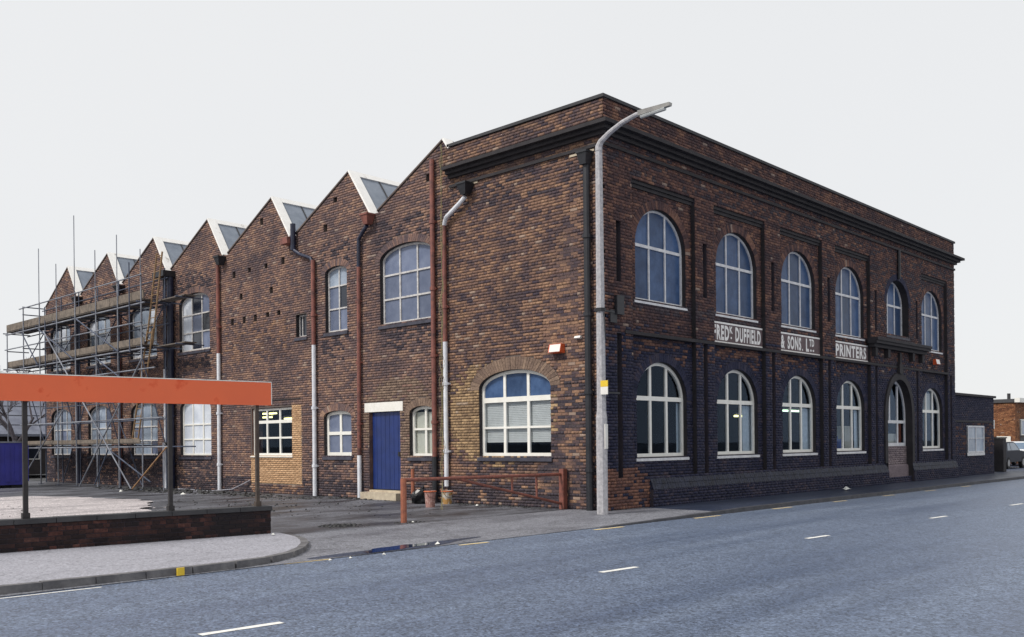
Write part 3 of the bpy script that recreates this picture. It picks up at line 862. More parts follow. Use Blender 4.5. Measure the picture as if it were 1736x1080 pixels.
# road paint
def dash(x0, y0, x1, y1, w, z, name, mat, label, cat, group):
    a, b = Vector((x0, y0, 0)), Vector((x1, y1, 0)); d = (b - a).normalized(); n = Vector((-d.y, d.x, 0)) * w / 2
    mb = MB(); k = 7
    L_, R2 = [], []
    for i in range(k + 1):
        p = a + (b - a) * i / k
        L_.append(p + n * rnd.uniform(0.86, 1.06)); R2.append(p - n * rnd.uniform(0.86, 1.06))
    for i in range(k):
        q = [R2[i], R2[i + 1], L_[i + 1], L_[i]]
        mb.face([(p.x, p.y, z) for p in q])
    return mb.build(name, mat, parent=ROAD)
ROAD = bpy.data.objects['road']
for x0, x1, y in [(-13.25, -12.44, -5.7), (-7.82, -7.1, -5.95), (-2.32, -1.6, -6.07), (3.06, 3.86, -6.2), (8.15, 8.95, -6.33), (13.4, 14.2, -6.4), (18.6, 19.4, -6.5), (-18.6, -17.8, -5.45)]:
    dash(x0, y, x1, y - 0.05, 0.1, ROAD_Z + 0.004, 'centre_dash', M['road_white'], None, None, None)
for x0, x1, y in [(-9.98, -9.21, -1.95), (-6.72, -6.07, -2.13), (-3.24, -2.36, -2.2), (0.19, 1.2, -2.24), (3.68, 4.6, -2.24), (7.0, 7.75, -2.26), (10.3, 11.1, -2.26), (13.6, 14.4, -2.28), (17.0, 17.8, -2.28)]:
    dash(x0, y, x1, y - 0.04, 0.10, ROAD_Z + 0.004, 'yellow_dash', M['road_yellow'], None, None, None)
dash(-14.6, -2.06, -12.6, -2.12, 0.05, ROAD_Z + 0.004, 'edge_dash', M['road_white'], None, None, None)
# yellow mark painted on the kerb face
mb = MB(); mb.box(-11.56, -11.46, -1.965, -1.945, -0.07, 0.03)
mb.build('kerb_mark', M['yellow'], corner)

# =================================================================== THE PRINTING WORKS
H = 9.62
WL = 23.35
SL = 33.62
works = empty('printing_works', (11.7, 16.8, 0), 'sooty red brick printing works with sawtooth roof and arched windows on the street corner', 'factory')

PANELS = [1.08 + 3.7 * k for k in range(4)] + [19.72]
PW = 2.78
def pc(k): return PANELS[k] + PW / 2
REC = -0.12
UW = (5.09, 6.46, 0.97)    # sill, spring, rise
LW = (1.22, 2.66, 0.94)
HW = 1.11

# openings on the street
street_open = []      # (u0,u1,z0,spring,rise,depth of surrounding face)
for k in range(5):
    c = pc(k)
    street_open.append((c - HW, c + HW, *UW, REC)); street_open.append((c - HW, c + HW, *LW, REC))
B4 = 17.40
u5 = (B4 - 1.03, B4 + 1.03, 5.38, 6.5, 0.90)
door_u = (B4 - 1.15, B4 + 1.15, 0.2, 2.45, 1.32)

def pointed(u0, u1, z0, spring, rise, n=12, grow=0.0):
    """tudor-pointed outline"""
    c = (u0 + u1) / 2; a = (u1 - u0) / 2 + grow; r = rise + grow
    pts = [(u0, z0), (u1, z0)]
    if grow: pts.append((u1, spring))
    for i in range(n + 1):
        t = i / n
        pts.append((c + a * (1 - t ** 1.85), spring + r * math.sin(t * math.pi / 2) ** 1.0))
    for i in range(n - 1, -1, -1):
        t = i / n
        pts.append((c - a * (1 - t ** 1.85), spring + r * math.sin(t * math.pi / 2) ** 1.0))
    if grow: pts.append((u0, spring))
    return pts

up_panels = [rectp(p, p + PW, 4.27, 7.96) for p in PANELS]
lo_panels = [rectp(p, p + PW, 0.74, 4.18) for p in PANELS]
slot_u = [0.54] + [PANELS[k] + PW + 0.46 for k in range(3)] + [15.42, 19.22, 22.86]
up_slots = [rectp(u - 0.095, u + 0.095, 5.38, 6.86) for u in slot_u[:6]]
lo_slots = [rectp(u - 0.10, u + 0.10, 0.74, 4.17) for u in slot_u]
outer = rectp(0, WL, 0, H)

def street_mat(u, z):
    rr = random.Random(int(u * 97) * 7919 + int(z * 131)).random()
    edge = 4.12 + (rr - 0.6) * 1.3
    if z < 0.98 and u < 1.75 - (0.25 if z > 0.8 else 0) and rr < 0.9: return 2
    f = (u / WL) * 2.2 - 0.9
    if z > 8.0 and z < 8.75 and rr < 0.25: return 3
    if 4.8 < z < 5.1 and rr < 0.5: return 3
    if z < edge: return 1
    if z < 7.9 and rr < f * 0.55: return 3
    return 0
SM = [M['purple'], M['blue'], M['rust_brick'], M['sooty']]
sw = MB(); sw.box(0.4, WL - 0.1, 0.46, 0.5, 0.02, 0.12); 
street_wall = backing('street_wall', STREET, strips([outer], up_panels + lo_panels + up_slots + lo_slots + [rectp(u5[0], u5[1], u5[2], u5[3] - 0.0)] and
              up_panels + lo_panels + up_slots + lo_slots + [archp(*u5), pointed(*door_u)], 0, H, 0.025), -0.115, [M['mortar_dark']], works, d1=0.0)
front_bricks = lay([outer], up_panels + lo_panels + up_slots + lo_slots + [archp(*u5, grow=0.22), pointed(*door_u, grow=0.24)], 0.0, H, 1, matf=street_mat)
rec_holes = [archp(a, b, c, s, r) for a, b, c, s, r, d in street_open]
rec_holes_b = [archp(a, b, c, s, r, grow=0.225) for a, b, c, s, r, d in street_open]
sign_rects = [rectp(PANELS[k] - 0.02, PANELS[k] + PW + 0.02, 4.27, 4.86) for k in (1, 2, 3)]
back_bricks = []
for k in range(5):
    p = PANELS[k]
    for za, zb in ((4.27, 7.78), (0.74, 4.18)):
        back_bricks += lay([rectp(p, p + PW, za, zb)], rec_holes_b + sign_rects, za, zb, 10 + k, matf=street_mat)
# recessed plane and the solid wall behind everything
backing('recess_wall', STREET, strips([rectp(0.02, WL - 0.02, 0.02, H - 0.4)], rec_holes + [archp(*u5), pointed(*door_u)], 0.02, H - 0.4), -0.40, [M['mortar_dark']], works, d1=REC)

# ---------------- side wall
PK0, PKS, PKZ, VZ = 5.47, 4.2345, 9.86, 8.42
prof = [(0, 0), (SL, 0), (SL, 8.2)]
for k in range(6, -1, -1):
    y = PK0 + k * PKS
    prof += [(min(y + 2.88, SL - 0.01), VZ if k < 6 else 8.3), (y, PKZ)]
    if k > 0: prof += [(y - 1.02, VZ)]
prof += [(5.25, H), (0, H)]
side_arch = [  # u0,u1,z0,spring,rise
    (1.70, 4.20, 1.26, 3.00, 0.47),     # 0 big ground floor, front block
    (5.95, 8.28, 5.08, 6.93, 0.40),     # 1 upper bay 1
    (9.87, 11.00, 5.10, 6.93, 0.19),    # 2 upper bay 2
    (18.15, 20.45, 5.18, 6.93, 0.40),   # 3 upper bay 4
    (5.92, 7.02, 1.25, 2.47, 0.20),     # 4 right of door
    (9.72, 11.14, 1.26, 2.48, 0.18),    # 5 left of door
    (18.12, 20.46, 1.24, 3.00, 0.42),   # 6 lower bay 4
    (22.30, 24.64, 1.24, 3.00, 0.42), (26.52, 28.88, 1.24, 3.00, 0.42), (30.76, 33.05, 1.24, 3.00, 0.42),
    (22.30, 24.64, 5.20, 6.93, 0.40), (26.52, 28.88, 5.20, 6.93, 0.40), (30.76, 33.05, 5.20, 6.93, 0.40)]
side_rect = [(12.02, 12.62, 5.10, 5.82), (12.90, 15.36, 1.27, 2.86), (7.42, 8.86, 0.26, 2.56)]
vents = [(16.42, 7.62), (15.41, 7.64), (14.36, 7.65), (13.33, 7.67), (15.96, 6.80), (14.05, 6.80), (16.57, 5.96), (15.78, 5.97), (15.06, 5.97), (14.29, 5.99), (13.61, 5.99), (10.42, 9.14), (6.1, 8.98), (10.95, 8.35), (14.6, 9.17)]
vent_h = [rectp(y - 0.10, y + 0.10, z - 0.1, z + 0.11) for y, z in vents]
side_holes = [archp(*a) for a in side_arch] + [rectp(*r) for r in side_rect] + vent_h
side_holes_b = [archp(*a, grow=(0.33 if i == 0 else 0.225)) for i, a in enumerate(side_arch)] + [rectp(*r) for r in side_rect] + vent_h
lintel_h = rectp(7.28, 9.06, 2.56, 2.83)
infill = (12.36, 15.42, 0.30, 2.93)

def side_mat(u, z):
    rr = random.Random(int(u * 113) * 7907 + int(z * 127)).random()
    if 12.36 <= u <= 12.90 and 0.34 <= z <= 2.88: return 2
    if 12.36 <= u <= 15.42 and 0.34 <= z <= 1.27: return 2
    if 12.3 <= u <= 15.45 and z < 0.34: return 0
    # tan bricks around the big ground floor window
    d = math.hypot((u - 3.6) / 1.9, (z - 2.4) / 1.25)
    if d < 0.85 + rr * 0.35 and u < 5.3 and z < 3.75: return 1
    # lighter patched head over the blue door
    d = math.hypot((u - 7.45) / 1.75, (z - 2.2) / 1.35)
    if d < 0.92 + rr * 0.12 and rr < 0.8 and z > 1.2: return 6
    if 13.0 < u < 17.0 and 4.5 < z < 5.95 and rr < 0.5: return 0
    for (a, b, z0, sp, ri) in side_arch:
        if a - 0.15 < u < b + 0.15:
            if z0 - 1.0 < z < z0 and rr < 0.62 - 0.6 * (z0 - z): return 3
            if sp < z < sp + ri + 0.75 and z0 > 4 and rr < 0.55 - 0.5 * max(0, z - sp - ri): return 3
    if 7.75 < z < 8.5 and u < 5.2 and rr < 0.22: return 3
    if z < 0.55 and rr < 0.75: return 3
    if u < 2.2 and z < 3.2 and rr < 0.55 - 0.25 * u: return 3
    if u > 21.5 and z < 1.4 and rr < 0.8: return 3
    if u < 0.4 and z < 1.0: return 4
    return 5 if u > 5.6 + rr * 0.5 else 0
SDM = [M['brown'], M['tan'], M['orange_brick'], M['sooty'], M['rust_brick'], M['mauve'], M['light_brown']]
side_wall = backing('side_wall', SIDE, strips([prof], side_holes, 0, PKZ), -0.36, [M['mortar'], M['mortar_pale']], works, d1=0.0)
side_bricks = lay([prof], side_holes_b + [lintel_h, rectp(*infill)], 0, PKZ, 2, matf=side_mat)
inf_bricks = lay([rectp(12.36, 15.42, 0.32, 2.92)], [rectp(*side_rect[1]), rectp(12.90, 15.42, 1.27, 2.92)], 0.32, 2.92, 3, course=0.066, matf=lambda u, z: 2, headers=99)
inf_bricks += lay([rectp(12.90, 15.42, 0.32, 2.92)], [rectp(12.90, 15.42, 1.0, 1.27)] , 0.32, 0.33, 3, matf=lambda u, z: 2)
# pale mortar bed behind the new brickwork
mb = MB(); SIDE.box(mb, 12.36, 15.42, 0.001, 0.003, 0.32, 1.27); SIDE.box(mb, 12.36, 12.90, 0.001, 0.003, 1.27, 2.90)
mb.build('infill_bed', M['mortar_pale'], works)

# the 300 bricks that show largest are objects, the rest is one mesh per wall
allb = [(big(STREET, b, 0) * (1 if b[0] > 0.25 else 0.3), 0, i) for i, b in enumerate(front_bricks)] + [(big(SIDE, b, 0) * (1 if b[0] > 0.6 else 0.3), 1, i) for i, b in enumerate(side_bricks)]
allb.sort(reverse=True)
pick = [set(), set()]
for s, w, i in allb[:298]: pick[w].add(i)
for i in pick[0]: brick_obj(STREET, front_bricks[i], 0.0, 0.009, SM, street_wall)
for i in pick[1]: brick_obj(SIDE, side_bricks[i], 0.0, 0.009, SDM, side_wall)
brick_mesh('brickwork', STREET, [b for i, b in enumerate(front_bricks) if i not in pick[0]], lambda b: 0.0, 0.009, SM, street_wall)
brick_mesh('brickwork', STREET, back_bricks, lambda b: REC, 0.009, SM, bpy.data.objects['recess_wall'])
brick_mesh('brickwork', SIDE, [b for i, b in enumerate(side_bricks) if i not in pick[1]], lambda b: 0.0, 0.009, SDM, side_wall)
brick_mesh('new_brickwork', SIDE, inf_bricks, lambda b: 0.003, 0.009, SDM, side_wall)

# vents: dark backs
for y, z in vents:
    mb = MB(); SIDE.box(mb, y - 0.10, y + 0.10, -0.2, -0.12, z - 0.1, z + 0.11)
    mb.build('air_vent', M['black_pipe'], works)

# arch rings
mb = MB()
for k, (a, b, c, s, r, d) in enumerate(street_open):
    voussoirs(mb, STREET, a, b, s, r, 0.22, REC - 0.06, REC + 0.012, 0 if c > 3 else 1)
voussoirs(mb, STREET, u5[0], u5[1], u5[3], u5[4], 0.215, -0.06, 0.012, 1)
mb.build('arch_bricks', SM, street_wall, kind='stuff')
mb = MB()
for i, a in enumerate(side_arch):
    voussoirs(mb, SIDE, a[0], a[1], a[3], a[4], 0.32 if i == 0 else 0.22, -0.06, 0.012, 1 if i in (0, 4) else 0)
mb.build('arch_bricks', [M['mauve'], M['light_brown']], side_wall, kind='stuff')

# panel heads, string courses, plinth
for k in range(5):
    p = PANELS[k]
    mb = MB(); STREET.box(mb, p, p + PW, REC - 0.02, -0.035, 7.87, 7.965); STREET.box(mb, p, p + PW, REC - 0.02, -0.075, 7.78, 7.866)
    mb.build('panel_head', M['soot'], works)  # dark head band, soffit shadow put into its colour
# slots backs and panel cheeks get dark lining, recess shade painted in
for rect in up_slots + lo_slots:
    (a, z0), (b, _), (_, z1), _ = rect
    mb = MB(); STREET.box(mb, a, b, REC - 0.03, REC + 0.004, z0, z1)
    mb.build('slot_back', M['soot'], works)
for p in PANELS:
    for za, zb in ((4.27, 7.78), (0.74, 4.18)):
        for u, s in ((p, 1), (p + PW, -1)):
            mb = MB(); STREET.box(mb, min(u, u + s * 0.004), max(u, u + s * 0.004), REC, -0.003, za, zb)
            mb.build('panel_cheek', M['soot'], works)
mb = MB(); STREET.box(mb, 0.75, 22.55, -0.11, 0.035, 4.185, 4.262)
mb.build('string_course', M['soot'], works)
# splayed plinth
for (a, b) in [(1.72, 16.22), (18.58, WL)]:
    mb = MB()
    STREET.box(mb, a, b, 0.0, 0.10, 0.0, 0.42)
    pm = mb.build('plinth', M['mortar_dark'], works)
    brs = lay([rectp(a, b, 0.0, 0.42)], [], 0.0, 0.42, 5, matf=lambda u, z: 2 if (u < 1.6 and z > 0.1) else 1)
    brick_mesh('brickwork', STREET, brs, lambda q: 0.10, 0.009, SM, pm)
    sp = MB()
    x = a
    while x < b - 0.01:
        e = min(x + 0.112, b); g = 0.004
        for (d0, z0, d1, z1) in ((0.112, 0.425, 0.055, 0.56), (0.065, 0.565, 0.004, 0.70)):
            q = rnd.uniform(-0.003, 0.003)
            sp.hexa([STREET.p(x + g, d0 + q, z0), STREET.p(e - g, d0 + q, z0), STREET.p(e - g, -0.02, z0), STREET.p(x + g, -0.02, z0),
                     STREET.p(x + g, d1 + q, z1), STREET.p(e - g, d1 + q, z1), STREET.p(e - g, -0.02, z1 + 0.001), STREET.p(x + g, -0.02, z1 + 0.001)], 0 if x > 1.7 else 1)
        x = e
    sp.build('splay_bricks', [M['splay'], M['rust_brick']], pm, kind='stuff')

# cornice, frieze string and coping (wrap both faces, mitred as stacked slabs)
def band(name, z0, z1, proj, mat, wrap_end=0.0, side_to=5.22):
    mb = MB()
    mb.box(-proj, WL + wrap_end, -proj, -0.002, z0, z1)
    mb.box(-proj, -0.002, -0.0021, side_to, z0, z1)
    if wrap_end: mb.box(WL + 0.002, WL + wrap_end, -0.002, 4.0, z0, z1)
    return mb.build(name, mat, works)
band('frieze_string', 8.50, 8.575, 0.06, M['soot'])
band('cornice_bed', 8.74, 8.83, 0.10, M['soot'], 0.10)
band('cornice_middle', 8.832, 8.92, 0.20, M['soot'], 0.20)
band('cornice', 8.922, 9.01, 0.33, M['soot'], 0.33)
mb = MB()
mb.box(-0.05, WL + 0.05, -0.05, 0.42, H, H + 0.075); mb.box(-0.05, 0.42, 0.421, 5.3, H, H + 0.075)
mb.box(WL - 0.37, WL + 0.05, 0.421, 6.0, H, H + 0.075)
mb.build('coping', M['coping'], works)
# end wall, rear walls, roofs
mb = MB(); mb.box(WL - 0.36, WL, 0.37, SL - 0.36, 0, 8.3); mb.box(WL - 0.36, WL, 0.37, 6.0, 8.3, H)
mb.build('end_wall', M['dark_wall'], works)
mb = MB(); mb.box(0.37, WL, SL - 0.36, SL, 0, 8.2); mb.build('rear_wall', M['dark_wall'], works)
mb = MB(); mb.box(0.37, WL - 0.37, 0.41, 5.5, 9.1, 9.2); mb.build('flat_roof', M['lead'], works)
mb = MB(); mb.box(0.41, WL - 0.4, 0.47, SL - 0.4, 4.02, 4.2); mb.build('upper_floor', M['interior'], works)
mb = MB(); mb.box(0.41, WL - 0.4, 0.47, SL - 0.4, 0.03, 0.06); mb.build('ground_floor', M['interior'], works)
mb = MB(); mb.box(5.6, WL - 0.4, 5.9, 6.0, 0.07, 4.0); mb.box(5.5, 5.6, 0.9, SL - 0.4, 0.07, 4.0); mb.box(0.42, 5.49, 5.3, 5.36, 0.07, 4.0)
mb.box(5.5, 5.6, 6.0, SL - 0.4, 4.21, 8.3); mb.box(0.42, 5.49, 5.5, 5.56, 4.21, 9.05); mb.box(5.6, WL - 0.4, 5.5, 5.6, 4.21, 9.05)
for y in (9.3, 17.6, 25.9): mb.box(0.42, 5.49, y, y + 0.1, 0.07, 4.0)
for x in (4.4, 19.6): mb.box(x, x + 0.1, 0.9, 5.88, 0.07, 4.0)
mb.build('darkening_partition', M['interior'], works)  # partitions added to keep the rooms behind the windows dark

# sawtooth roofs and skylights
for k in range(7):
    y = PK0 + k * PKS
    mb = MB()
    x0, x1 = 0.02, WL - 0.2
    zv = 8.40
    ye = min(y + 2.88, SL - 0.05)
    mb.hexa([(x0, y, PKZ - 0.13), (x1, y, PKZ - 0.13), (x1, ye, zv - 0.1), (x0, ye, zv - 0.1),
             (x0, y, PKZ - 0.02), (x1, y, PKZ - 0.02), (x1, ye, zv), (x0, ye, zv)])
    mb.build('slate_slope', M['slate'], works)
    # verge capping on the gable
    mb = MB()
    cap = lambda ya, za, yb, zb: mb.hexa([(-0.04, ya, za), (-0.04, yb, zb), (0.37, yb, zb), (0.37, ya, za), (-0.04, ya, za + 0.05), (-0.04, yb, zb + 0.05), (0.37, yb, zb + 0.05), (0.37, ya, za + 0.05)])
    cap(y, PKZ + 0.004, ye, VZ + 0.004 if k < 6 else 8.3)
    mb.build('verge_capping', M['mortar'], works)
    yb = y - 1.02 if k else 5.28
    zb = VZ if k else H - 0.02
    s = Vector((0, y - yb, PKZ - zb)); ln = s.length; s.normalize(); n = Vector((0, -s.z, s.y))
    def q(x, t, o): 
        p = Vector((x, yb, zb)) + s * t + n * o
        return (p.x, p.y, p.z)
    def slab(mb, xa, xb, ta, tb, oa, ob):
        mb.hexa([q(xa, ta, oa), q(xb, ta, oa), q(xb, tb, oa), q(xa, tb, oa), q(xa, ta, ob), q(xb, ta, ob), q(xb, tb, ob), q(xa, tb, ob)])
    mb = MB()
    slab(mb, -0.05, 0.28, -0.02, ln + 0.03, 0.0, 0.06)
    sk = mb.build('skylight', M['barge'], works)
    if k == 0: continue
    mb = MB(); slab(mb, 0.28, 8.8, ln - 0.17, ln + 0.03, 0.0, 0.055); mb.build('ridge_board', M['barge'], sk)
    mb = MB(); slab(mb, 0.28, 8.8, -0.02, 0.08, 0.0, 0.05); mb.build('sill', M['dark_bar'], sk)
    for i in range(11):
        xa = 0.28 + i * 0.77
        mb = MB(); slab(mb, xa + 0.02, xa + 0.75, 0.08, ln - 0.17, 0.012, 0.02); mb.build('pane', M['glass_roof'], sk)
        mb = MB(); slab(mb, xa - 0.02, xa + 0.02, 0.08, ln - 0.17, 0.0, 0.045); mb.build('glazing_bar', M['dark_bar'], sk)
    mb = MB(); slab(mb, 8.8, WL - 0.2, -0.02, ln, 0.0, 0.04); mb.build('lead_cheek', M['lead'], sk)
    # valley gutter
    mb = MB(); mb.box(0.37, WL - 0.2, yb - 0.36, yb, VZ - 0.12, VZ - 0.04); mb.build('valley_gutter', M['lead'], works)

# ---------------- street windows
def third(a, b, f=(0.36, 0.68)): return [a + (b - a) * t for t in f]
for k in range(5):
    c = pc(k); a, b = c - HW, c + HW
    window(works, STREET, a, b, *UW, REC - 0.11, third(a, b, (0.34, 0.66)), [(6.46, 0.075)], M['street_white'], M['glass_blue'], fw=0.06, bw=0.05,
           sill=M['street_white'], reveal=M['soot'], reveal_front=REC, sill_out=0.02, sill_h=0.09)  # near-black reveals: shade of the window recess put into the colour
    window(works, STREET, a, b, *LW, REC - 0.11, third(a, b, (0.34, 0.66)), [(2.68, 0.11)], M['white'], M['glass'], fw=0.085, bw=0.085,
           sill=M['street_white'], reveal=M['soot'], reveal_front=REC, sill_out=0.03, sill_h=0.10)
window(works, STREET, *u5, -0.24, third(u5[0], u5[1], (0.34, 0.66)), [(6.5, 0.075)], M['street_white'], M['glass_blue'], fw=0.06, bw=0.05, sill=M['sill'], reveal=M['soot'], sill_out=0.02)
# entrance: brick dwarf wall under a pointed window
mb = MB(); STREET.box(mb, door_u[0], door_u[1], -0.30, -0.18, 0.02, 1.33); di = mb.build('entrance_infill', M['mortar'], works)
brick_mesh('brickwork', STREET, lay([rectp(door_u[0], door_u[1], 0.02, 1.33)], [], 0.02, 1.33, 8), lambda b: -0.18, 0.009, [M['infill']], di)
mb = MB(); STREET.box(mb, door_u[0] + 0.01, door_u[1] - 0.01, -0.165, -0.10, 0.0, 0.60); mb.hexa([STREET.p(u_, d_, z_) for (u_, d_, z_) in ((door_u[0] + 0.01, -0.10, 0.602), (door_u[1] - 0.01, -0.10, 0.602), (door_u[1] - 0.01, -0.165, 0.602), (door_u[0] + 0.01, -0.165, 0.602), (door_u[0] + 0.01, -0.155, 0.67), (door_u[1] - 0.01, -0.155, 0.67), (door_u[1] - 0.01, -0.165, 0.67), (door_u[0] + 0.01, -0.165, 0.67))])
mb.build('entrance_step', M['infill'], works)
mb = MB()
DO = pointed(*door_u); D0, D1 = -0.20, -0.26
DI = pointed(door_u[0] + 0.08, door_u[1] - 0.08, 1.46, door_u[3], door_u[4] - 0.1)
DO2 = pointed(door_u[0], door_u[1], 1.34, door_u[3], door_u[4])
for i in range(len(DO2)):
    j = (i + 1) % len(DO2)
    a, b, c, e = DO2[i], DO2[j], DI[j], DI[i]
    mb.face([STREET.p(a[0], D0, a[1]), STREET.p(b[0], D0, b[1]), STREET.p(c[0], D0, c[1]), STREET.p(e[0], D0, e[1])])
    mb.face([STREET.p(e[0], D0, e[1]), STREET.p(c[0], D0, c[1]), STREET.p(c[0], D1, c[1]), STREET.p(e[0], D1, e[1])])
du = third(door_u[0], door_u[1], (0.36, 0.68))
for u in du:
    STREET.box(mb, u - 0.045, u + 0.045, D1, D0 - 0.006, 2.28, 3.55)
STREET.box(mb, du[1] - 0.05, du[1] + 0.05, D1, D0 - 0.007, 1.4, 2.2)
STREET.box(mb, door_u[0] + 0.05, door_u[1] - 0.05, D1, D0 - 0.003, 2.18, 2.29)
ew = mb.build('entrance_window', M['street_white'], works)
usd = [door_u[0] + 0.05] + du + [door_u[1] - 0.05]
for i in range(3):
    for z0, z1 in ((1.42, 2.2), (2.28, 3.95)):
        qd = clip(pointed(door_u[0] + 0.05, door_u[1] - 0.05, 1.42, door_u[3], door_u[4] - 0.06), usd[i], usd[i + 1], z0, z1)
        if len(qd) > 2:
            pm = MB(); STREET.prism(pm, qd, D1 + 0.02, D1 + 0.026); pm.build('pane', M['glass'], ew)
mb = MB()
DR = pointed(door_u[0] + 0.005, door_u[1] - 0.005, door_u[2], door_u[3], door_u[4] - 0.005)
for i in range(1, len(DR)):
    j = (i + 1) % len(DR)
    a, b = DR[i], DR[j]
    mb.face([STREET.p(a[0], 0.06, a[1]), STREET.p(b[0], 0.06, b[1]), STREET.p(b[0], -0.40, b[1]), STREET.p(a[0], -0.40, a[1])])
mb.build('entrance_reveal', M['soot'], works)  # deep reveal coloured near black to paint in its shade
# moulded hood round the entrance
G1 = pointed(door_u[0], door_u[1], 0.74, door_u[3], door_u[4]); G2 = pointed(door_u[0] - 0.22, door_u[1] + 0.22, 0.74, door_u[3], door_u[4] + 0.24)
mb = MB()
for i in range(1, len(G1)):
    j = (i + 1) % len(G1)
    if j == 0 or i == 0: 
        pass
    if G1[i][1] == G1[j][1] == 0.74: continue
    a, b, c, e = G1[i], G1[j], G2[j], G2[i]
    for (d0, d1) in ((-0.02, 0.06),):
        mb.face([STREET.p(a[0], d1, a[1]), STREET.p(e[0], d1, e[1]), STREET.p(c[0], d1, c[1]), STREET.p(b[0], d1, b[1])])
        mb.face([STREET.p(e[0], d1, e[1]), STREET.p(e[0], d0, e[1]), STREET.p(c[0], d0, c[1]), STREET.p(c[0], d1, c[1])])
mb.build('entrance_hood', M['soot'], works)
mb = MB(); STREET.box(mb, B4 - 0.07, B4 + 0.07, 0.0, 0.10, 4.05, 4.74); STREET.box(mb, B4 - 0.16, B4 + 0.16, 0.0, 0.12, 3.98, 4.32)
mb.build('entrance_finial', M['soot'], works)
mb = MB()
STREET.box(mb, 14.8, 19.72, 0.0, 0.20, 4.80, 4.92); STREET.box(mb, 14.72, 19.80, 0.0, 0.32, 4.922, 5.02); STREET.box(mb, 14.72, 19.80, 0.0, 0.36, 5.022, 5.12)
mb.build('entrance_canopy', M['soot'], works)
for u in (15.1, 16.2, 18.5, 19.45):
    mb = MB(); STREET.box(mb, u - 0.1, u + 0.1, 0.0, 0.16, 4.5, 4.797); mb.build('canopy_bracket', M['soot'], works)

# ---------------- side windows
def W(i, *a, **kw):
    s = side_arch[i]
    kw.setdefault('sill', M['sill']); kw.setdefault('reveal', M['soot'])  # dark reveal colour paints in the shaded jambs and heads
    return window(works, SIDE, s[0], s[1], s[2], s[3], s[4], -0.11, *a, **kw)
def th(i, f=(0.34, 0.67)): return third(side_arch[i][0], side_arch[i][1], f)
W(0, th(0), [(2.72, 0.13), (2.0, 0.05)], M['white'], lambda c, r: M['glass_blue'] if r == 2 else M['glass'], fw=0.09, bw=0.085)
W(1, th(1), [6.52, 5.82], M['old_white'], M['glass_grey'], fw=0.07, bw=0.055, tw=0.05)
W(2, [10.43], [6.52, 5.82], M['old_white'], lambda c, r: M['glass_dim'] if (c, r) in ((0, 2), (1, 2)) else M['glass_grey'] if r == 1 and c == 1 else M['glass_dark'] if r == 1 else M['glass_grey'], fw=0.06, bw=0.05, tw=0.045)
rr = random.Random(5)
W(3, th(3), [6.55, 5.88], M['old_white'], lambda c, r: M['glass_white'] if c == 2 else (M['glass_dark'] if (c + r) % 2 else M['glass_grey']), fw=0.07, bw=0.055, tw=0.05)
W(4, [6.45], [(2.02, 0.06)], M['white'], M['glass'], fw=0.085, bw=0.075)
W(5, [10.42], [(1.96, 0.10)], M['white'], M['glass_grey'], fw=0.11, bw=0.10)
W(6, th(6), [2.42, 1.86], M['white'], M['glass_white'], fw=0.09, bw=0.07, tw=0.05)
for i in (7, 8, 9):
    W(i, th(i), [2.42, 1.86], M['old_white'], (lambda i_: (lambda c, r: M['glass_dim'] if (c * 2 + r * 3 + i_) % 7 else M['glass_grey']))(i), fw=0.08, bw=0.06, tw=0.05)
for i in (10, 11, 12):
    W(i, th(i), [6.55, 5.88], M['old_white'], (lambda i_: (lambda c, r: M['glass_dim'] if (c + r + i_) % 3 else M['glass_white']))(i), fw=0.07, bw=0.055, tw=0.05)
a, b, z0, z1 = side_rect[0]
window(works, SIDE, a, b, z0, z1, 0, -0.12, [a + 0.42], [], M['old_white'], M['glass_dark'], fw=0.045, bw=0.03, sill=M['sill'], reveal=M['soot'])
a, b, z0, z1 = side_rect[1]
window(works, SIDE, a, b, z0, z1, 0, -0.07, third(a, b, (0.34, 0.66)), [(2.40, 0.10), (1.86, 0.06)], M['white'], M['glass'], fw=0.075, bw=0.075, sill=M['white'], reveal=M['brown'], sill_h=0.06)
mb = MB(); SIDE.box(mb, 12.35, 15.5, -0.1, 0.006, 2.93, 3.10); mb.build('lintel', M['mortar'], works)
mb = MB(); SIDE.box(mb, 12.40, 15.45, 0.0, 0.035, 3.102, 3.135); mb.build('lintel_drip', M['soot'], works)
# door
a, b, z0, z1 = side_rect[2]
mb = MB(); SIDE.box(mb, a + 0.03, b - 0.03, -0.18, -0.12, z0 + 0.02, z1 - 0.01)
n_pl = 7
for i in range(n_pl):
    u = a + 0.03 + (b - a - 0.06) * i / n_pl
    SIDE.box(mb, u + 0.006, u + (b - a - 0.06) / n_pl - 0.006, -0.119, -0.108, z0 + 0.03, z1 - 0.02)
door = mb.build('door', M['blue_door'], works)
mb = MB(); SIDE.box(mb, a + 0.12, a + 0.2, -0.107, -0.06, 1.25, 1.38); mb.build('handle', M['black_pipe'], door)
mb = MB(); SIDE.box(mb, a - 0.12, b + 0.2, -0.3, 0.012, z1, z1 + 0.27); mb.build('door_lintel', M['white'], works)
mb = MB(); SIDE.box(mb, a - 0.1, b + 0.1, -0.2, 0.28, 0.0, 0.2); SIDE.box(mb, a, b, -0.2, 0.02, 0.201, z0); mb.build('door_step', M['stone'], works)
mb = MB(); SIDE.box(mb, a - 0.02, a + 0.004, -0.3, -0.001, z0, z1); SIDE.box(mb, b - 0.004, b + 0.02, -0.3, -0.001, z0, z1); mb.build('door_jamb', M['brown'], works)
# pale outlet stones at the parapet
for y0, y1, z in ((4.15, 4.75, 8.44), (0.25, 1.0, 8.42)):
    mb = MB(); SIDE.box(mb, y0, y1, -0.02, 0.03, z, z + 0.055); mb.build('outlet_stone', M['stone'], works)

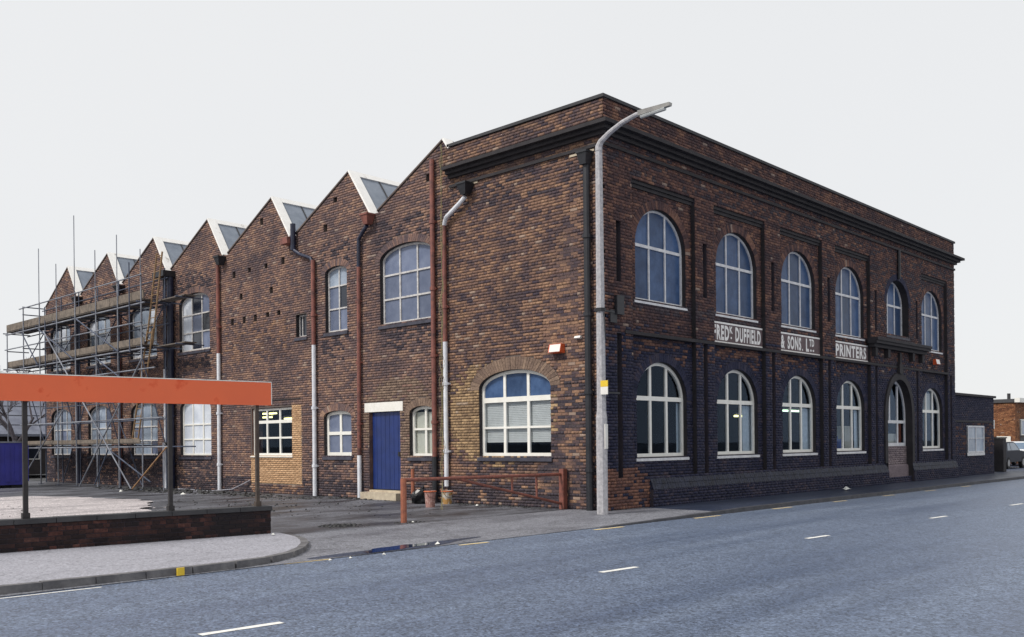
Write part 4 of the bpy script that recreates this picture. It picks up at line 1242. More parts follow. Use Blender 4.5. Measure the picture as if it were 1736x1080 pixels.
# ---------------- downpipes
def pipe(pts, r, mat, segs=(), name='downpipe', collars=True):
    """segs: list of (z_top, z_bottom, material) for a straight pipe painted in two colours"""
    mb = MB(); mb.tube(pts, r, 10)
    p = mb.build(name, mat, works, smooth=False)
    if collars:
        zt, zb = pts[0][2] if pts[0][2] > pts[-1][2] else pts[-1][2], min(pts[0][2], pts[-1][2])
        z = zb + 0.9
        x, y = pts[-1][0], pts[-1][1]
        while z < zt - 0.5:
            if abs(pts[-2][1] - y) < 0.2 and z < pts[-2][2]:
                cm = MB(); cm.tube([(x, y, z), (x, y, z + 0.09)], r * 1.3, 10); cm.box(x, -0.0, y - 0.1, y + 0.1, z + 0.02, z + 0.07)
                cm.build('pipe_collar', mat, p)
            z += 1.83
    return p
def hopper(y, z, mat, x=-0.16, s=0.2):
    mb = MB()
    mb.hexa([(x - 0.09, y - 0.09, z), (x - 0.09, y + 0.09, z), (x + 0.09, y + 0.09, z), (x + 0.09, y - 0.09, z),
             (x - s, y - s, z + 0.26), (x - s, y + s, z + 0.26), (x + 0.15, y + s, z + 0.26), (x + 0.15, y - s, z + 0.26)])
    mb.box(x - s - 0.02, x + 0.15, y - s - 0.02, y + s + 0.02, z + 0.261, z + 0.31)
    mb.build('rainwater_hopper', mat, works)
PX = -0.10
pipe([(PX, 5.85, 9.40), (PX, 5.85, 1.25)], 0.068, M['rust'])
pipe([(PX, 5.85, 1.25), (PX, 5.85, 0.05)], 0.075, M['black_pipe'], collars=False)
hopper(4.47, 8.16, M['black_pipe'], s=0.17)
pipe([(-0.14, 4.50, 8.12), (-0.14, 4.72, 7.98), (-0.14, 5.25, 7.70), (PX, 5.38, 7.52)], 0.06, M['white_pipe'], collars=False)
pipe([(PX, 5.38, 7.52), (PX, 5.38, 4.36)], 0.06, M['rust'])
pipe([(PX, 5.38, 4.36), (PX, 5.38, 0.45)], 0.062, M['white_pipe'])
hopper(8.62, 8.07, M['rust'], s=0.16)
pipe([(-0.16, 8.66, 8.05), (PX, 8.95, 7.90), (PX, 9.14, 7.72), (PX, 9.16, 6.9)], 0.06, M['navy_pipe'], collars=False)
pipe([(PX, 9.16, 6.9), (PX, 9.22, 1.28)], 0.06, M['rust'])
pipe([(PX, 9.22, 1.28), (PX, 9.22, 0.0)], 0.064, M['white_pipe'], collars=False)
mb = MB(); mb.box(-0.32, -0.02, 12.6, 13.0, 8.12, 8.32); mb.build('rainwater_hopper', M['rust'], works)
pipe([(-0.13, 12.55, 8.75), (-0.13, 12.55, 7.9)], 0.085, M['navy_pipe'], collars=False)
pipe([(-0.13, 12.55, 7.92), (PX, 12.2, 7.72), (PX, 11.62, 7.52), (PX, 11.5, 7.3)], 0.055, M['navy_pipe'], collars=False)
pipe([(PX, 11.5, 7.44), (PX, 11.5, 4.76)], 0.068, M['rust'])
pipe([(PX, 11.5, 4.76), (PX, 11.52, 0.0)], 0.066, M['white_pipe'])
hopper(17.1, 8.04, M['black_pipe'], s=0.16)
pipe([(PX, 17.37, 8.1), (PX, 17.37, 4.92)], 0.066, M['rust'])
pipe([(PX, 17.37, 4.92), (PX, 17.40, 0.0)], 0.066, M['white_pipe'])
mb = MB(); mb.box(-0.5, -0.02, 20.7, 21.6, 8.1, 8.32); mb.build('rainwater_hopper', M['black_pipe'], works)
pipe([(-0.16, 20.84, 8.1), (-0.16, 20.86, 0.0)], 0.125, M['navy_pipe'])
pipe([(PX, 21.42, 8.1), (PX, 21.42, 4.6)], 0.06, M['navy_pipe'])
pipe([(PX, 21.42, 4.6), (PX, 21.42, 0.0)], 0.07, M['white_pipe'])
hopper(25.25, 8.0, M['black_pipe']); pipe([(PX, 25.45, 8.0), (PX, 25.45, 0.0)], 0.066, M['rust'])
hopper(29.5, 8.0, M['black_pipe']); pipe([(PX, 29.7, 8.0), (PX, 29.7, 0.0)], 0.066, M['navy_pipe'])
hopper(0.42, 8.10, M['black_pipe'], s=0.14); pipe([(-0.11, 0.42, 8.1), (-0.11, 0.42, 0.0)], 0.085, M['black_pipe'])
pipe([(17.40, -0.06, 8.5), (17.40, -0.06, 7.45)], 0.06, M['black_pipe'], collars=False)
# dark bracket and box on the street face beside the corner
mb = MB(); STREET.box(mb, 0.35, 0.62, 0.0, 0.1, 4.6, 5.05); STREET.box(mb, 0.15, 0.4, 0.0, 0.05, 4.4, 4.7); mb.build('junction_box', M['black_pipe'], works)

# ---------------- inside: lamps, blinds, curtains
def tube_lamp(x0, x1, y, z, mat, label, axis='x'):
    e = empty('ceiling_lamp', ((x0 + x1) / 2 if axis == 'x' else y, y if axis == 'x' else (x0 + x1) / 2, z), label, 'lamp', 'fluorescent lamps inside the works')
    mb = MB(); mb2 = MB()
    if axis == 'x':
        mb.tube([(x0, y, z), (x1, y, z)], 0.03, 8); mb2.box(x0, x1, y - 0.05, y + 0.05, z + 0.04, z + 0.1)
    else:
        mb.tube([(y, x0, z), (y, x1, z)], 0.03, 8); mb2.box(y - 0.05, y + 0.05, x0, x1, z + 0.04, z + 0.1)
    mb.build('tube', mat, e); mb2.build('fitting', M['alarm_white'], e)
tube_lamp(8.34, 8.94, 1.5, 2.36, M['fluor'], 'lit yellowish strip lamp seen through the second ground floor street window')
tube_lamp(11.0, 12.9, 1.5, 2.58, M['fluor_green'], 'lit greenish strip lamp seen through the third ground floor street window')
tube_lamp(15.7, 16.85, 1.2, 2.75, M['fluor'], 'upper lit strip lamp behind the window in the orange brick infill', 'y')
tube_lamp(16.0, 16.8, 1.2, 2.62, M['fluor'], 'lower lit strip lamp behind the window in the orange brick infill', 'y')
tube_lamp(14.6, 15.2, 1.2, 2.54, M['fluor'], 'short lit strip lamp at the right of the window in the orange brick infill', 'y')
# slatted blind behind the big ground floor window
mb = MB(); z = 1.62
s = side_arch[0]
while z < 2.7:
    mb.hexa([(0.20, s[0] + 0.06, z), (0.20, s[1] - 0.06, z), (0.215, s[1] - 0.06, z + 0.01), (0.215, s[0] + 0.06, z + 0.01), (0.20, s[0] + 0.06, z + 0.034), (0.20, s[1] - 0.06, z + 0.034), (0.215, s[1] - 0.06, z + 0.044), (0.215, s[0] + 0.06, z + 0.044)])
    z += 0.045
mb.build('window_blind', M['blind'], label='pale slatted blind drawn down behind the big white arched ground floor window', cat='blind')
mb = MB(); mb.box(0.20, 0.215, 5.96, 6.98, 1.33, 2.5); mb.build('roller_blind', M['cream_blind'], label='cream roller blind behind the small white window right of the blue door', cat='blind')
def curtain(x0, x1, z0, z1, label, y=0.345):
    mb = MB(); n = 14
    for i in range(n):
        a = x0 + (x1 - x0) * i / n; b = x0 + (x1 - x0) * (i + 1) / n
        ya = y + (0.03 if i % 2 else 0); yb = y + (0 if i % 2 else 0.03)
        mb.hexa([(a, ya, z0), (b, yb, z0), (b, yb + 0.006, z0), (a, ya + 0.006, z0), (a, ya, z1), (b, yb, z1), (b, yb + 0.006, z1), (a, ya + 0.006, z1)])
    mb.build('curtain', M['curtain'], label=label, cat='curtain')
curtain(pc(0) + 0.95, pc(0) + 1.5, 1.2, 2.6, 'narrow pale curtain at the right of the street window nearest the lamp post')
curtain(pc(1) + 0.62, pc(1) + 1.5, 1.2, 2.6, 'pale curtain at the right of the second ground floor street window')
curtain(pc(2) + 0.62, pc(2) + 1.5, 1.2, 2.6, 'pale curtain at the right of the third ground floor street window')
curtain(pc(3) + 0.75, pc(3) + 1.7, 1.2, 2.6, 'pale curtain at the right of the fourth ground floor street window')
mb = MB(); mb.box(13.75, 14.25, 0.42, 0.75, 1.15, 2.0); mb.box(13.7, 14.3, 0.4, 0.8, 2.002, 2.06); mb.build('paper_stack', M['pale_card'], label='pale stack of paper on a ledge inside the fourth street window', cat='paper')
mb = MB(); mb.box(12.85, 13.5, 0.42, 0.8, 1.15, 1.62); mb.box(12.9, 13.25, 0.44, 0.78, 1.622, 1.72); mb.build('blue_carton', M['bluebox'], label='blue carton on the ledge inside the fourth street window', cat='box')
mb = MB(); mb.box(17.0, 17.95, 0.33, 0.36, 1.4, 1.8); mb.build('pale_card', M['pale_card'], label='pale card standing inside the pointed entrance window', cat='card')
mb = MB(); mb.box(18.15, 18.45, 0.33, 0.36, 1.4, 2.2); mb.build('brown_panel', M['brown_board'], label='narrow reddish brown panel inside the pointed entrance window', cat='panel')
mb = MB(); mb.box(20.75, 21.45, 0.33, 0.34, 2.7, 3.4); mb.build('paper_screen', M['pale_card'], label='pale sheet stuck inside the head of the far street window', cat='sheet')

# =================================================================== SIGNS
def text_mesh(mb, pl, s, u0, u1, z0, z1, d, bold=0.042):
    cu = bpy.data.curves.new('text', 'FONT'); cu.body = s; cu.offset = bold; cu.resolution_u = 3
    cu.space_character = 1.18
    o = bpy.data.objects.new('text', cu); col.objects.link(o)
    dg = bpy.context.evaluated_depsgraph_get(); dg.update()
    me = o.evaluated_get(dg).to_mesh()
    V = np.array([v.co[:] for v in me.vertices]); F = [tuple(p.vertices) for p in me.polygons]
    lo, hi = V.min(0), V.max(0)
    b = len(mb.v)
    for v in V:
        mb.v.append(tuple(pl.p(u0 + (v[0] - lo[0]) / (hi[0] - lo[0]) * (u1 - u0), d, z0 + (v[1] - lo[1]) / (hi[1] - lo[1]) * (z1 - z0))))
    for f in F: mb.f.append(tuple(b + i for i in f)); mb.mi.append(0)
    o.evaluated_get(dg).to_mesh_clear()
    bpy.data.objects.remove(o); bpy.data.curves.remove(cu)

def sign(k, label, words):
    p = PANELS[k]
    z0, z1 = 4.275, 4.855
    e = empty('painted_sign', (p + PW / 2, 0.1, z0), label, 'sign', 'painted name signs between the street windows')
    mb = MB(); STREET.box(mb, p + 0.01, p + PW - 0.01, REC, REC + 0.025, z0, z1); mb.build('sign_board', M['sign_brown'], e)
    for za, zb in ((z0 + 0.002, z0 + 0.05), (z1 - 0.05, z1 - 0.002)):
        mb = MB(); STREET.box(mb, p + 0.012, p + PW - 0.012, REC + 0.0255, REC + 0.031, za, zb); mb.build('border', M['sign_white'], e)
    for s, a, b, za, zb in words:
        mb = MB(); text_mesh(mb, STREET, s, p + a, p + b, z0 + za, z0 + zb, REC + 0.030)
        mb.build('lettering', M['sign_white'], e)
ZA, ZB = 0.085, 0.495
sign(1, 'sign lettered FREDK. DUFFIELD under the second upper street window', [('FRED', 0.08, 0.90, ZA, ZB), ('K', 0.93, 1.10, 0.30, ZB), ('.', 0.98, 1.05, 0.14, 0.21), ('DUFFIELD', 1.24, 2.66, ZA, ZB)])
sign(2, 'sign lettered & SONS. LTD. under the third upper street window', [('&', 0.18, 0.42, ZA, ZB), ('SONS', 0.60, 1.48, ZA, ZB), ('.', 1.54, 1.60, ZA, ZA + 0.07), ('L', 1.80, 2.0, ZA, ZB), ('TD', 2.03, 2.36, 0.26, ZB), ('..', 2.08, 2.36, 0.10, 0.17)])
sign(3, 'sign lettered PRINTERS under the fourth upper street window', [('PRINTERS', 0.22, 2.62, ZA, ZB)])

# =================================================================== STREET FURNITURE
def alarm(pl, u0, u1, z0, z1, depth, label, side_mat, front_mat):
    e = empty('alarm_box', pl.p((u0 + u1) / 2, 0, z0), label, 'alarm')
    mb = MB()
    mb.hexa([pl.p(u0, depth, z0 + 0.02), pl.p(u1, depth, z0 + 0.02), pl.p(u1, 0.012, z0), pl.p(u0, 0.012, z0), pl.p(u0, depth * 0.75, z1), pl.p(u1, depth * 0.75, z1), pl.p(u1, 0.012, z1), pl.p(u0, 0.012, z1)])
    mb.build('housing', side_mat, e)
    if front_mat:
        mb = MB()
        mb.hexa([pl.p(u0 + 0.01, depth + 0.006, z0 + 0.03), pl.p(u1 - 0.03, depth + 0.006, z0 + 0.03), pl.p(u1 - 0.03, depth + 0.001, z0 + 0.03), pl.p(u0 + 0.01, depth + 0.001, z0 + 0.03),
                 pl.p(u0 + 0.01, depth * 0.76 + 0.006, z1 - 0.01), pl.p(u1 - 0.03, depth * 0.76 + 0.006, z1 - 0.01), pl.p(u1 - 0.03, depth * 0.76 + 0.001, z1 - 0.01), pl.p(u0 + 0.01, depth * 0.76 + 0.001, z1 - 0.01)])
        mb.build('front_plate', front_mat, e)
alarm(SIDE, 1.22, 1.60, 3.76, 3.98, 0.2, 'orange alarm box with a white front on the side wall near the corner', M['alarm_orange'], M['alarm_white'])
alarm(SIDE, 0.68, 0.86, 4.06, 4.13, 0.1, 'tiny white box on the side wall just left of the corner pipe', M['alarm_white'], None)
alarm(STREET, 20.85, 21.25, 4.50, 4.72, 0.16, 'orange red alarm box on the dark street front beyond the entrance', M['alarm_orange'], M['alarm_white'])

# lamp post
LX, LY = -0.69, -0.41
lamp = empty('street_lamp', (LX, LY, 0), 'tall pale concrete street lamp at the corner with an outreaching arm', 'street lamp')
mb = MB(); mb.tube([(LX, LY, -0.03), (LX, LY, 2.15)], 0.125, 8); mb.tube([(LX, LY, 2.15), (LX, LY, 2.3)], [0.125, 0.105], 8, caps=False); mb.tube([(LX, LY, 2.3), (LX, LY, 8.15)], [0.105, 0.078], 8)
mb.build('column', M['concrete'], lamp)
mb = MB(); mb.tube([(LX, LY, 8.12), (LX, LY, 8.22), (LX, LY - 0.06, 8.32), (LX, LY - 0.30, 8.46), (LX, LY - 0.65, 8.60), (LX, LY - 1.02, 8.68), (LX, LY - 1.2, 8.69)], [0.085, 0.08, 0.068, 0.06, 0.055, 0.05, 0.045], 10)
mb.build('arm', M['concrete'], lamp)
mb = MB()
for (ya, yb, w, za, zb) in ((LY - 1.12, LY - 1.92, 0.085, 8.60, 8.60),):
    mb.hexa([(LX - w * 0.7, ya, za + 0.03), (LX + w * 0.7, ya, za + 0.03), (LX + w * 0.5, yb, zb + 0.05), (LX - w * 0.5, yb, zb + 0.05),
             (LX - w, ya, za + 0.13), (LX + w, ya, za + 0.13), (LX + w * 0.7, yb, zb + 0.12), (LX - w * 0.7, yb, zb + 0.12)])
ln_ = mb.build('lantern', M['lamp_metal'], lamp)
mb = MB(); mb.tube([(LX, LY - 1.16, 8.61), (LX, LY - 1.78, 8.63)], 0.05, 8); mb.build('lens', M['lamp_lens'], ln_)
mb = MB(); mb.tube([(LX, LY, 4.52), (LX, LY, 4.6)], 0.125, 8); mb.box(LX + 0.0, LX + 0.5, LY - 0.02, LY + 0.02, 4.54, 4.58); mb.build('bracket', M['black_pipe'], lamp)
mb = MB(); mb.tube([(LX, LY - 0.1, 4.5), (LX - 0.03, LY - 0.14, 4.2), (LX, LY - 0.13, 3.95), (LX + 0.02, LY - 0.12, 3.9)], 0.014, 6); mb.build('loose_cable', M['black_pipe'], lamp)
mb = MB(); mb.box(LX - 0.05, LX + 0.05, LY - 0.135, LY - 0.115, 1.45, 2.0); mb.build('access_plate', M['alarm_white'], lamp)
sg = empty('bus_stop_plate', (LX, LY - 0.2, 2.66), 'small plate, yellow above white, strapped to the lamp column', 'plate')
mb = MB(); mb.box(LX - 0.09, LX - 0.075, LY - 0.25, LY - 0.05, 2.66, 2.83); mb.build('white_half', M['alarm_white'], sg)
mb = MB(); mb.box(LX - 0.092, LX - 0.074, LY - 0.25, LY - 0.05, 2.832, 2.97); mb.build('yellow_half', M['yellow'], sg)
mb = MB(); mb.box(LX - 0.073, LX + 0.4, LY - 0.22, LY - 0.19, 2.68, 2.72); mb.build('strap', M['black_pipe'], sg)

# low brick wall and the orange hoarding
lw = empty('low_brick_wall', tuple(WA), 'low dark red brick garden wall with a smooth dark coping beside the pavement', 'wall')
LWP = Plane(tuple(WA), tuple(WD * -1))           # u runs towards the right end; negative u is leftwards
mb = MB(); LWP.box(mb, -9.0, 0.0, -0.23, 0.0, -0.05, 0.435); lwb = mb.build('wall_core', M['mortar_dark'], lw)
brs = lay([rectp(-9.0, 0.0, 0.0, 0.435)], [], 0.0, 0.435, 21)
brs.sort(key=lambda b: -b[0])
for b_ in brs[:298]: brick_obj(LWP, b_, 0.0, 0.010, [M['wall_brick']], lwb)
brick_mesh('brickwork', LWP, brs[298:], lambda b: 0.0, 0.010, [M['wall_brick']], lwb)
# end face bricks
ENDP = Plane(tuple(WA), tuple(Vector((0.126, 0.99, 0)).normalized()))
eb = lay([rectp(0.005, 0.225, 0.0, 0.435)], [], 0.0, 0.435, 22)
brick_mesh('end_brickwork', ENDP, eb, lambda b: 0.0, 0.008, [M['wall_brick']], lwb)
u = 0.02
while u > -9.0:
    e = max(u - 0.6, -9.0)
    mb = MB(); LWP.box(mb, e + 0.005, u - 0.005 if u < 0 else u, -0.255, 0.03, 0.436, 0.515 + rnd.uniform(-0.003, 0.003)); mb.build('coping_stone', M['coping'], lw)
    u = e

hd = empty('orange_hoarding', tuple(LWP.p(-2.2, -0.12, 0.5)), 'long plain orange board on dark posts above the low brick wall', 'hoarding')
mb = MB(); LWP.box(mb, -9.0, 0.04, -0.045, -0.01, 2.325, 2.735); mb.build('board', M['orange'], hd)
mb = MB(); LWP.box(mb, -9.0, 0.05, -0.046, -0.008, 2.737, 2.752); LWP.box(mb, 0.042, 0.055, -0.045, -0.01, 2.34, 2.735); mb.build('edge_trim', M['white'], hd)
for u, m_, w in ((-3.99, M['post'], 0.034), (-1.76, M['post'], 0.032), (-0.20, M['brown_post'], 0.03), (-6.3, M['post'], 0.034)):
    mb = MB(); LWP.box(mb, u - w, u + w, -0.13, -0.13 + 2 * w, 0.51, 2.72); LWP.box(mb, u - w - 0.02, u + w + 0.02, -0.15, -0.11 + 2 * w, 0.515, 0.60)
    mb.build('post', m_, hd)

# swing barrier gate
gt = empty('barrier_gate', (-2.5, 1.35, 0), 'rusty red single bar swing barrier across the yard entrance', 'gate')
GY = 1.36
mb = MB(); mb.tube([(-4.98, GY, 0.0), (-4.98, GY, 0.90)], 0.062, 10); mb.build('post', M['gate_orange'], gt)
mb = MB(); mb.box(-0.20, -0.06, 1.15, 1.29, 0.0, 0.97); mb.build('post', M['gate'], gt)
mb = MB(); mb.tube([(-4.98, GY, 0.87), (-0.2, 1.24, 0.84)], 0.036, 8); mb.build('top_rail', M['gate'], gt)
mb = MB(); mb.tube([(-3.5, 1.32, 0.84), (-0.22, 1.22, 0.14)], 0.031, 8); mb.build('brace', M['gate'], gt)
for x, zb in ((-1.85, 0.49), (-1.02, 0.31)):
    mb = MB(); mb.tube([(x, 1.28, 0.85), (x, 1.27, zb)], 0.025, 8); mb.build('strut', M['gate'], gt)
pt = empty('guard_post', (-0.6, 6.2, 0), 'short orange rusty post on a pale block beside the blue door', 'post')
mb = MB(); mb.tube([(-0.6, 6.2, 0.06), (-0.6, 6.2, 0.92)], 0.05, 10); mb.build('post', M['gate_orange'], pt)
mb = MB(); mb.box(-0.76, -0.44, 6.06, 6.34, 0.0, 0.07); mb.build('base_block', M['kerb'], pt)

def bucket(x, y, r0, r1, h, mat, rim, label):
    e = empty('bucket', (x, y, 0), label, 'bucket')
    mb = MB(); n = 16
    prof_ = [(r0, 0.0), (r1, h), (r1 - 0.012, h), (r0 - 0.012, 0.015)]
    for i in range(n):
        t0, t1 = 2 * math.pi * i / n, 2 * math.pi * (i + 1) / n
        for (ra, za), (rb, zb) in zip(prof_[:-1], prof_[1:]):
            mb.face([(x + ra * math.cos(t0), y + ra * math.sin(t0), za), (x + ra * math.cos(t1), y + ra * math.sin(t1), za), (x + rb * math.cos(t1), y + rb * math.sin(t1), zb), (x + rb * math.cos(t0), y + rb * math.sin(t0), zb)])
    mb.face([(x + (r0 - 0.012) * math.cos(2 * math.pi * i / n), y + (r0 - 0.012) * math.sin(2 * math.pi * i / n), 0.015) for i in range(n)])
    mb.build('tub', mat, e)
    mb = MB()
    pts_ = [(x + (r1 + 0.006) * math.cos(2 * math.pi * i / n), y + (r1 + 0.006) * math.sin(2 * math.pi * i / n), h - 0.02) for i in range(n + 1)]
    mb.tube(pts_, 0.016, 6, caps=False); mb.build('rim', rim, e)
    mb = MB(); mb.tube([(x - r1, y, h - 0.03), (x - r1 * 0.8, y - 0.1, h - 0.16), (x, y - r1 - 0.03, h - 0.2), (x + r1 * 0.8, y - 0.1, h - 0.16), (x + r1, y, h - 0.03)], 0.005, 5); mb.build('handle', M['black_pipe'], e)
bucket(-1.55, 4.42, 0.115, 0.145, 0.42, M['bucket_red'], M['bucket_rim'], 'dirty pink bucket with an orange rim in front of the dark downpipe')
bucket(-0.42, 5.02, 0.13, 0.15, 0.36, M['bucket_white'], M['bucket_rim'], 'stained white bucket standing under the pale downpipe')
# rubbish bag: lumpy sack
bm = bmesh.new(); bmesh.ops.create_icosphere(bm, subdivisions=3, radius=0.24)
for v in bm.verts:
    f = 1 + 0.22 * math.sin(v.co.x * 21 + v.co.y * 9) * math.cos(v.co.z * 17 + v.co.y * 13)
    v.co = Vector((v.co.x * f * 1.25, v.co.y * f, max(-0.17, v.co.z * f * 0.9)))
    v.co += Vector((-0.75, 5.65, 0.17))
mb = MB(); mb.v = [tuple(v.co) for v in bm.verts]; bm.verts.index_update(); mb.f = [tuple(v.index for v in f.verts) for f in bm.faces]; mb.mi = [0] * len(mb.f); bm.free()
mb.tube([(-0.75, 5.65, 0.33), (-0.74, 5.66, 0.40), (-0.70, 5.62, 0.45)], [0.05, 0.025, 0.05], 7)
mb.build('rubbish_bag', M['bag'], label='crumpled black rubbish bag behind the pink bucket', cat='bag')
# frayed rope hanging from the gable
rp = empty('hanging_rope', (-0.1, 5.4, 0), 'thin frayed yellowish rope hanging from the first gable to the ground', 'rope')
for s in range(4):
    mb = MB(); pts_ = []
    for i in range(46):
        t = i / 45
        z = 9.7 * (1 - t)
        x = -0.15 - 1.9 * t ** 1.6; y = 5.42 - 2.0 * t ** 1.6
        w = 0.035 + 0.03 * math.sin(i * 0.7)
        pts_.append((x + w * math.sin(i * (1.1 + s * 0.23) + s * 2), y + w * math.cos(i * (0.9 + s * 0.31) + s), max(z, 0.012)))
    mb.tube(pts_, 0.0055, 5); mb.build('strand', M['rope'], rp)
# grey hose along the wall foot
mb = MB(); mb.tube([(-0.06, 15.4, 0.42), (-0.12, 15.7, 0.3), (-0.35, 16.1, 0.10), (-0.7, 16.9, 0.03), (-0.75, 17.8, 0.03), (-0.5, 18.6, 0.03), (-0.55, 19.6, 0.03)], 0.02, 7)
mb.build('hose', M['cable'], label='pale grey hose trailing from the orange brick infill along the wall foot', cat='hose')

# litter
def scrap(x, y, z, s, label, group='white litter scraps on the ground'):
    mb = MB(); n = 7
    top = (x + rnd.uniform(-.3, .3) * s, y, z + s * 0.8)
    ring = [(x + s * math.cos(2 * math.pi * i / n) * rnd.uniform(.6, 1.1), y + s * math.sin(2 * math.pi * i / n) * rnd.uniform(.6, 1.1), z + rnd.uniform(0, .35) * s) for i in range(n)]
    for i in range(n): mb.face([ring[i], ring[(i + 1) % n], top])
    mb.face(ring[::-1])
    mb.build('litter_scrap', M['litter'], label=label, cat='litter', group=group)
scrap(11.2, -0.75, 0.012, 0.16, 'white litter scrap on the dark pavement in front of the works')
scrap(-9.30, -2.14, ROAD_Z + 0.003, 0.035, 'small white litter scrap in the gutter by the yellow dash nearest the kerb corner')
scrap(-8.95, -2.16, ROAD_Z + 0.003, 0.035, 'small white litter scrap in the gutter between the kerb corner and the puddle')
scrap(-8.35, -2.2, ROAD_Z + 0.003, 0.04, 'small white litter scrap at the left edge of the gutter puddle')
scrap(-6.95, -1.86, -0.06, 0.06, 'pale litter scrap at the right end of the puddle')
scrap(-4.86, 1.22, 0.005, 0.04, 'white litter scrap at the foot of the left gate post')
scrap(-6.9, 3.4, 0.01, 0.06, 'white litter scrap on the yard right of the low wall end')
scrap(-2.4, 15.6, 0.01, 0.11, 'white lump on the yard below the left white window')
scrap(-2.6, 19.8, 0.01, 0.10, 'white lump on the yard below the scaffolding')
scrap(-0.6, 3.7, 0.01, 0.06, 'white litter scrap under the barrier near the wall foot')
scrap(-8.3, 0.95, -0.05 + 0.08, 0.05, 'pale litter scrap on the pavement by the low wall end')
# debris heaps
def heap(x, y, rx, ry, n, mat, label, smax=0.06):
    mb = MB()
    for i in range(n):
        t = rnd.uniform(0, 2 * math.pi); q_ = math.sqrt(rnd.random())
        cx, cy = x + rx * q_ * math.cos(t), y + ry * q_ * math.sin(t)
        s = rnd.uniform(0.25, 1) * smax; h = s * rnd.uniform(.4, 1.0) * (1.2 - q_)
        a = rnd.uniform(0, 3)
        c_, s_ = math.cos(a) * s, math.sin(a) * s
        mb.hexa([(cx + c_, cy + s_, -0.03), (cx - s_, cy + c_, -0.03), (cx - c_, cy - s_, -0.03), (cx + s_, cy - c_, -0.03),
                 (cx + c_ * .7, cy + s_ * .7, h), (cx - s_ * .6, cy + c_ * .6, h * .8), (cx - c_ * .7, cy - s_ * .7, h), (cx + s_ * .5, cy - c_ * .5, h * 1.1)])
    mb.build('debris_heap', mat, label=label, cat='debris', kind='stuff')
heap(-6.2, 1.75, 0.45, 0.55, 90, M['debris'], 'dark heap of wet grit and leaves in the yard entrance')
heap(-4.9, 1.3, 0.4, 0.3, 40, M['debris'], 'dark grit round the foot of the left gate post', 0.04)
heap(-1.2, 18.0, 0.9, 8.0, 420, M['debris'], 'dark rubble strip along the foot of the side wall', 0.12)
heap(-0.3, 3.4, 0.25, 2.2, 140, M['debris'], 'dark dirt gathered along the wall foot by the barrier', 0.05)
heap(-0.55, 9.5, 0.4, 2.5, 160, M['debris'], 'dark dirt along the wall foot beside the blue door', 0.06)
heap(-9.5, 13.0, 4.6, 6.5, 260, M['rubble'], 'pale broken stones scattered over the ground behind the low wall', 0.09)
heap(-4.0, 8.5, 3.2, 6.0, 260, M['debris'], 'small dark grit scattered over the open yard', 0.045)
# pale rubble ground behind the low wall
mb = MB(); ring = []
for i in range(120):
    t = 2 * math.pi * i / 120
    f = 1 + 0.05 * math.sin(3 * t) + 0.04 * math.sin(7 * t + 1) + rnd.uniform(-0.035, 0.035)
    ring.append((-10.0 + 4.9 * f * math.cos(t) + 1.2 * math.sin(t), 12.6 + 7.6 * f * math.sin(t), 0.035))
mb.face(ring)
mb.build('rubble_ground', M['rubble'], kind='structure')
# puddle in the gutter
mb = MB(); ring = []
for i in range(36):
    t = 2 * math.pi * i / 36
    f = 1 + 0.25 * math.sin(2 * t + .5) * math.cos(5 * t)
    px_, py_ = -7.72 + 0.75 * f * math.cos(t), -1.72 + 0.17 * f * math.sin(t) + 0.10 * math.cos(t)
    ring.append((px_, py_, yard_h(px_, max(py_, KY)) + 0.008))
mb.face(ring); mb.build('puddle', M['puddle'], kind='structure')
mb = MB(); ring = []
for i in range(36):
    t = 2 * math.pi * i / 36
    f = 1 + 0.2 * math.sin(3 * t)
    px_, py_ = -7.55 + 1.75 * f * math.cos(t), -1.74 + 0.19 * f * math.sin(t) + 0.14 * math.cos(t)
    ring.append((px_, max(py_, KY + 0.01), yard_h(px_, max(py_, KY)) + 0.004))
mb.face(ring); mb.build('wet_gutter', M['pavement'], kind='structure')

# =================================================================== SCAFFOLDING
sc = empty('scaffolding', (-0.85, 27.5, 0), 'tube scaffolding with three plank lifts along the far part of the side wall', 'scaffold')
XO, XI = -1.35, -0.38
tops = {20.75: 9.0, 22.75: 9.85, 24.75: 9.55, 26.8: 11.3, 28.75: 9.55, 30.7: 10.5, 32.65: 8.2, 34.75: 7.1}
def tb(name, a, b, mat, r=0.027):
    m_ = MB(); m_.tube([a, b], r, 7); return m_.build(name, mat, sc)
for y, t in tops.items():
    tb('upright_tube', (XO, y, 0.0), (XO, y, min(t, 8.1)), M['tube'])
    if t > 8.2: tb('upright_tube', (XO + 0.01, y + 0.06, 7.6), (XO + 0.01, y + 0.06, t), M['tube'], 0.019)
    mb = MB(); mb.box(XO - 0.09, XO + 0.09, y - 0.09, y + 0.09, 0, 0.02); mb.build('base_plate', M['tube_dark'], sc)
    if y < 34 : tb('upright_tube', (XI, y + 0.06, 0.0), (XI, y + 0.06, min(t, 8.4)), M['tube_dark'])
tb('upright_tube', (XO, 19.1, 0.0), (XO, 19.1, 1.75), M['tube'])
for z in (6.98, 5.28, 1.60):
    y1 = 34.9 if z > 3 else 32.8
    y0 = 20.5 if z > 3 else 18.6
    tb('ledger_tube', (XO, y0, z), (XO, y1, z), M['tube'], 0.032)
    tb('ledger_tube', (XI, max(y0, 18.5), z), (XI, y1, z), M['tube_dark'])
    ys = [y for y in tops if y <= y1 + 0.1]
    for y in ys: tb('transom_tube', (XO - 0.15, y + 0.08, z + 0.06), (-0.05 if y < 33.5 else XI + .1, y + 0.08, z + 0.06), M['tube_dark'], 0.026)
